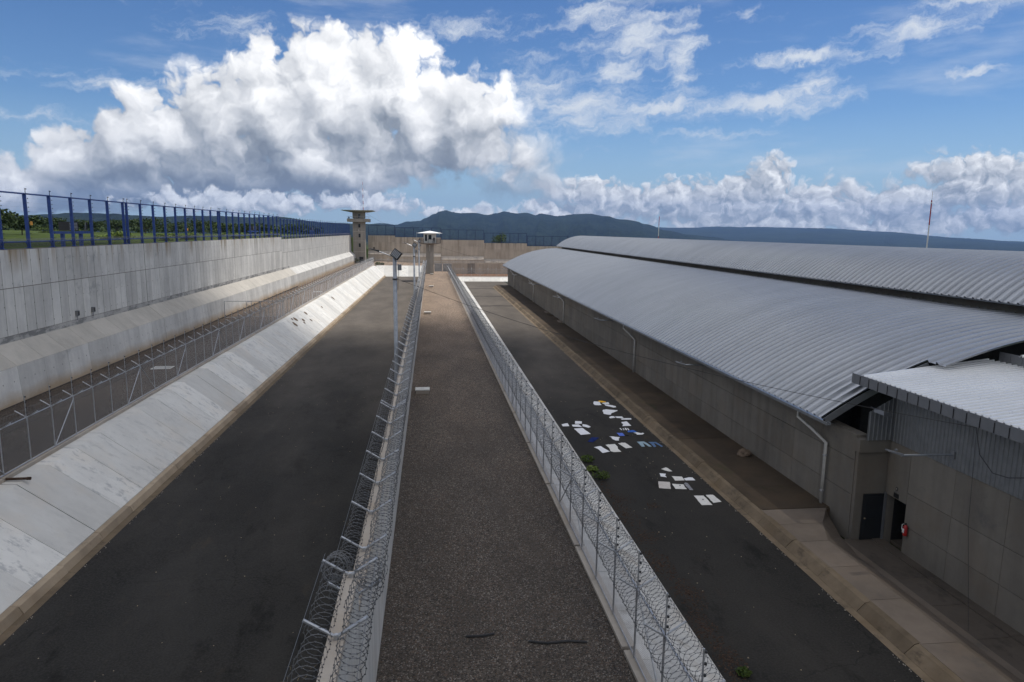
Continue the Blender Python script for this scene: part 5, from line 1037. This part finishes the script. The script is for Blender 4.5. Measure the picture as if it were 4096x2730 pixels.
for (a, D, h, w_, mt, lab) in ((-30.2, 150, 6.5, 10, 'leaf_dark', 'dark broad tree with airy top behind the first blue posts'), (-28.6, 165, 6.0, 9, 'leaf_dark', 'dark dense tree left of the orange tag'), (-32, 140, 6.5, 11, 'leaf_mid', 'mid green tree at the left end of the fence'), (-26.8, 230, 5.5, 9, 'leaf_dark', 'low dark tree between the first two blue posts'), (-25.0, 240, 5.0, 10, 'leaf_dark', 'rounded dark tree behind the floodlight frame'), (-23.0, 250, 5.2, 11, 'leaf_dark', 'rounded dark tree right behind the lit floodlight'), (-21.2, 240, 6.2, 15, 'leaf_dark', 'wide umbrella shaped dark tree beyond the fourth post'), (-17.4, 260, 6.4, 13, 'leaf_dark', 'wide umbrella shaped dark tree beyond the twin posts'), (-16.0, 250, 5.0, 10, 'leaf_mid', 'smaller green tree right of the umbrella shaped tree'), (-13.2, 270, 5.2, 10, 'leaf_dark', 'dark rounded tree past the second twin posts'), (-10.8, 290, 5.6, 9, 'leaf_mid', 'green tree near the end of the higher wall'), (-20.0, 120, 2.0, 3.6, 'leaf_bright', 'bright green bush near the wall behind the umbrella tree'), (-23.2, 118, 2.2, 5.0, 'leaf_bright', 'broad bright green bush right of the floodlight frame'), (-18.5, 140, 1.7, 5.5, 'leaf_bright', 'low bright bush by the twin blue posts'), (-15.2, 170, 1.8, 6.0, 'leaf_bright', 'low bright bush beyond the second orange tag'), (-12.6, 200, 2.0, 7, 'leaf_bright', 'low bright bush before the wall step'), (-27.4, 210, 2.2, 8, 'leaf_mid', 'low green bush at the field edge'), (-25.9, 200, 1.8, 7, 'leaf_bright', 'low bright bush at the field edge under the hills'), (-14.3, 230, 4.6, 9, 'leaf_dark', 'dark tree between two bright bushes'), (-19.3, 300, 5, 12, 'leaf_dark', 'distant dark tree under the left hills')):
    x, y = D*math.sin(R(a)), D*math.cos(R(a)); tree('bush' if h < 3 else 'tree', lab, x, y, tz(x, y)-.2, h*.82, w_, mt, 1500 if h > 3 else 900, .30 if h > 3 else .17, 9 if h > 3 else 6, 'trees beyond the tall wall' if h > 3 else 'bushes beyond the tall wall', .3 if h > 3 else .05)
x, y = 30.5, 300; tree('tree', 'small leafy tree seen over the far wall through the blue fence', x, y, 0, 10.5, 8, 'leaf_mid', 1200, .3, 8, 'trees beyond the far wall', .5)
x, y = 62, 310; tree('tree', 'small tree top peeking over the far wall by the curved roof', x, y, -2, 9, 8, 'leaf_mid', 900, .3, 8, 'trees beyond the far wall', .5)
for (x, y, s, lab) in ((-26.4, 247.5, 1.5, 'green shrub growing at the foot of the concrete watchtower'), (-17.3, 231.8, 1.0, 'green shrub at the corner of the white bank fence'), (-16.0, 232.4, .7, 'small green shrub behind the short left fence')):
    t = thing('shrub', lab, 'shrub', (x, y, -.6)); leaves(MB(), (x, y, -.6+s*.45), s*1.1, s*.8, s*.6, 350, .14).build('foliage', 'leaf_mid', t); MB().tube([(x, y, -.8), (x, y, -.6+s*.5)], .04, 5).build('stem', 'bark', t)
fm = MB(); rnd = random.Random(3)   # woodland belt at the end of the field
for _ in range(520):
    a = R(rnd.uniform(-36, -9)); D = rnd.uniform(330, 620); x, y = D*math.sin(a), D*math.cos(a); z = tz(x, y)-max(0, (D-500)*.02); s = rnd.uniform(2.6, 4.8)
    leaves(fm, (x, y, z+s*.35), s*1.1, s*1.1, s*.55, 36, 1.0)
stuff(tag(fm.build('woodland', 'leaf_dark'), 'dark belt of woodland across the far edge of the green field', 'woodland'))

# ------------------------------------------------------------------ cumulus overhead, whose shade lies over the near half of the place
m_, q_ = newmat('cloud_white'); p_ = q_.pos()
ds = q_.n('ShaderNodeBsdfDiffuse'); ds.inputs[0].default_value = (.85, .85, .86, 1); tr = q_.n('ShaderNodeBsdfTransparent'); mx = q_.n('ShaderNodeMixShader'); ou = q_.n('ShaderNodeOutputMaterial')
q_.put(mx.inputs[0], q_.mr(q_.noise(p_, .006, 5, .6), .3, .7, .60, .78)); q_.t.links.new(tr.outputs[0], mx.inputs[1]); q_.t.links.new(ds.outputs[0], mx.inputs[2]); q_.t.links.new(mx.outputs[0], ou.inputs[0]); MT['cloud'] = m_
ALT = 2400.; cc = Vector((0, 90, 0))+SUN*(ALT/SUN.z)
bm = bmesh.new(); bmesh.ops.create_grid(bm, x_segments=60, y_segments=60, size=1)
top = {}
for v in bm.verts:
    x, y = v.co.x, v.co.y; v.co = Vector((x*600, -420+y*420, 0))
bm.verts.ensure_lookup_table()
for v in bm.verts:
    ex = min(1-abs(v.co.x)/600, 1-abs(v.co.y+420)/420); h_ = 110*max(0, ex)**.45*(1+.5*mnoise.fractal(v.co*.006, 1, 2, 4)); v.co.z = h_
    if ex < .02: v.co.y += 14*mnoise.noise(Vector((v.co.x*.03, 0, 1)))+8*mnoise.noise(Vector((v.co.x*.09, 0, 2))); v.co.x += 40*mnoise.noise(Vector((0, v.co.y*.01, 4)))
bot = bmesh.ops.duplicate(bm, geom=bm.verts[:]+bm.edges[:]+bm.faces[:])
me = bpy.data.meshes.new('cloud'); bm.to_mesh(me); bm.free()
for i, v in enumerate(me.vertices):
    if i >= len(me.vertices)//2: v.co.z = -v.co.z*.12
me.materials.append(m_); o = bpy.data.objects.new('cloud', me); C.objects.link(o); o.location = cc; tag(o, 'broad white cumulus high over the near half of the place', 'cloud')

# ------------------------------------------------------------------ air
HAZE = 6.2e-5
hz = MB().box(-11500, 11500, -2600, 11500, -82, 520)
hm, hq = newmat('haze_air'); vo = hq.n('ShaderNodeVolumePrincipled'); vo.inputs['Color'].default_value = (.27, .46, .86, 1); vo.inputs['Density'].default_value = HAZE; vo.inputs['Anisotropy'].default_value = .2
ho = hq.n('ShaderNodeOutputMaterial'); hq.t.links.new(vo.outputs[0], ho.inputs['Volume']); MT['haze'] = hm
stuff(hz.build('haze', 'haze'))
for o in list(C.objects):
    if '_b' in o: del o['_b']
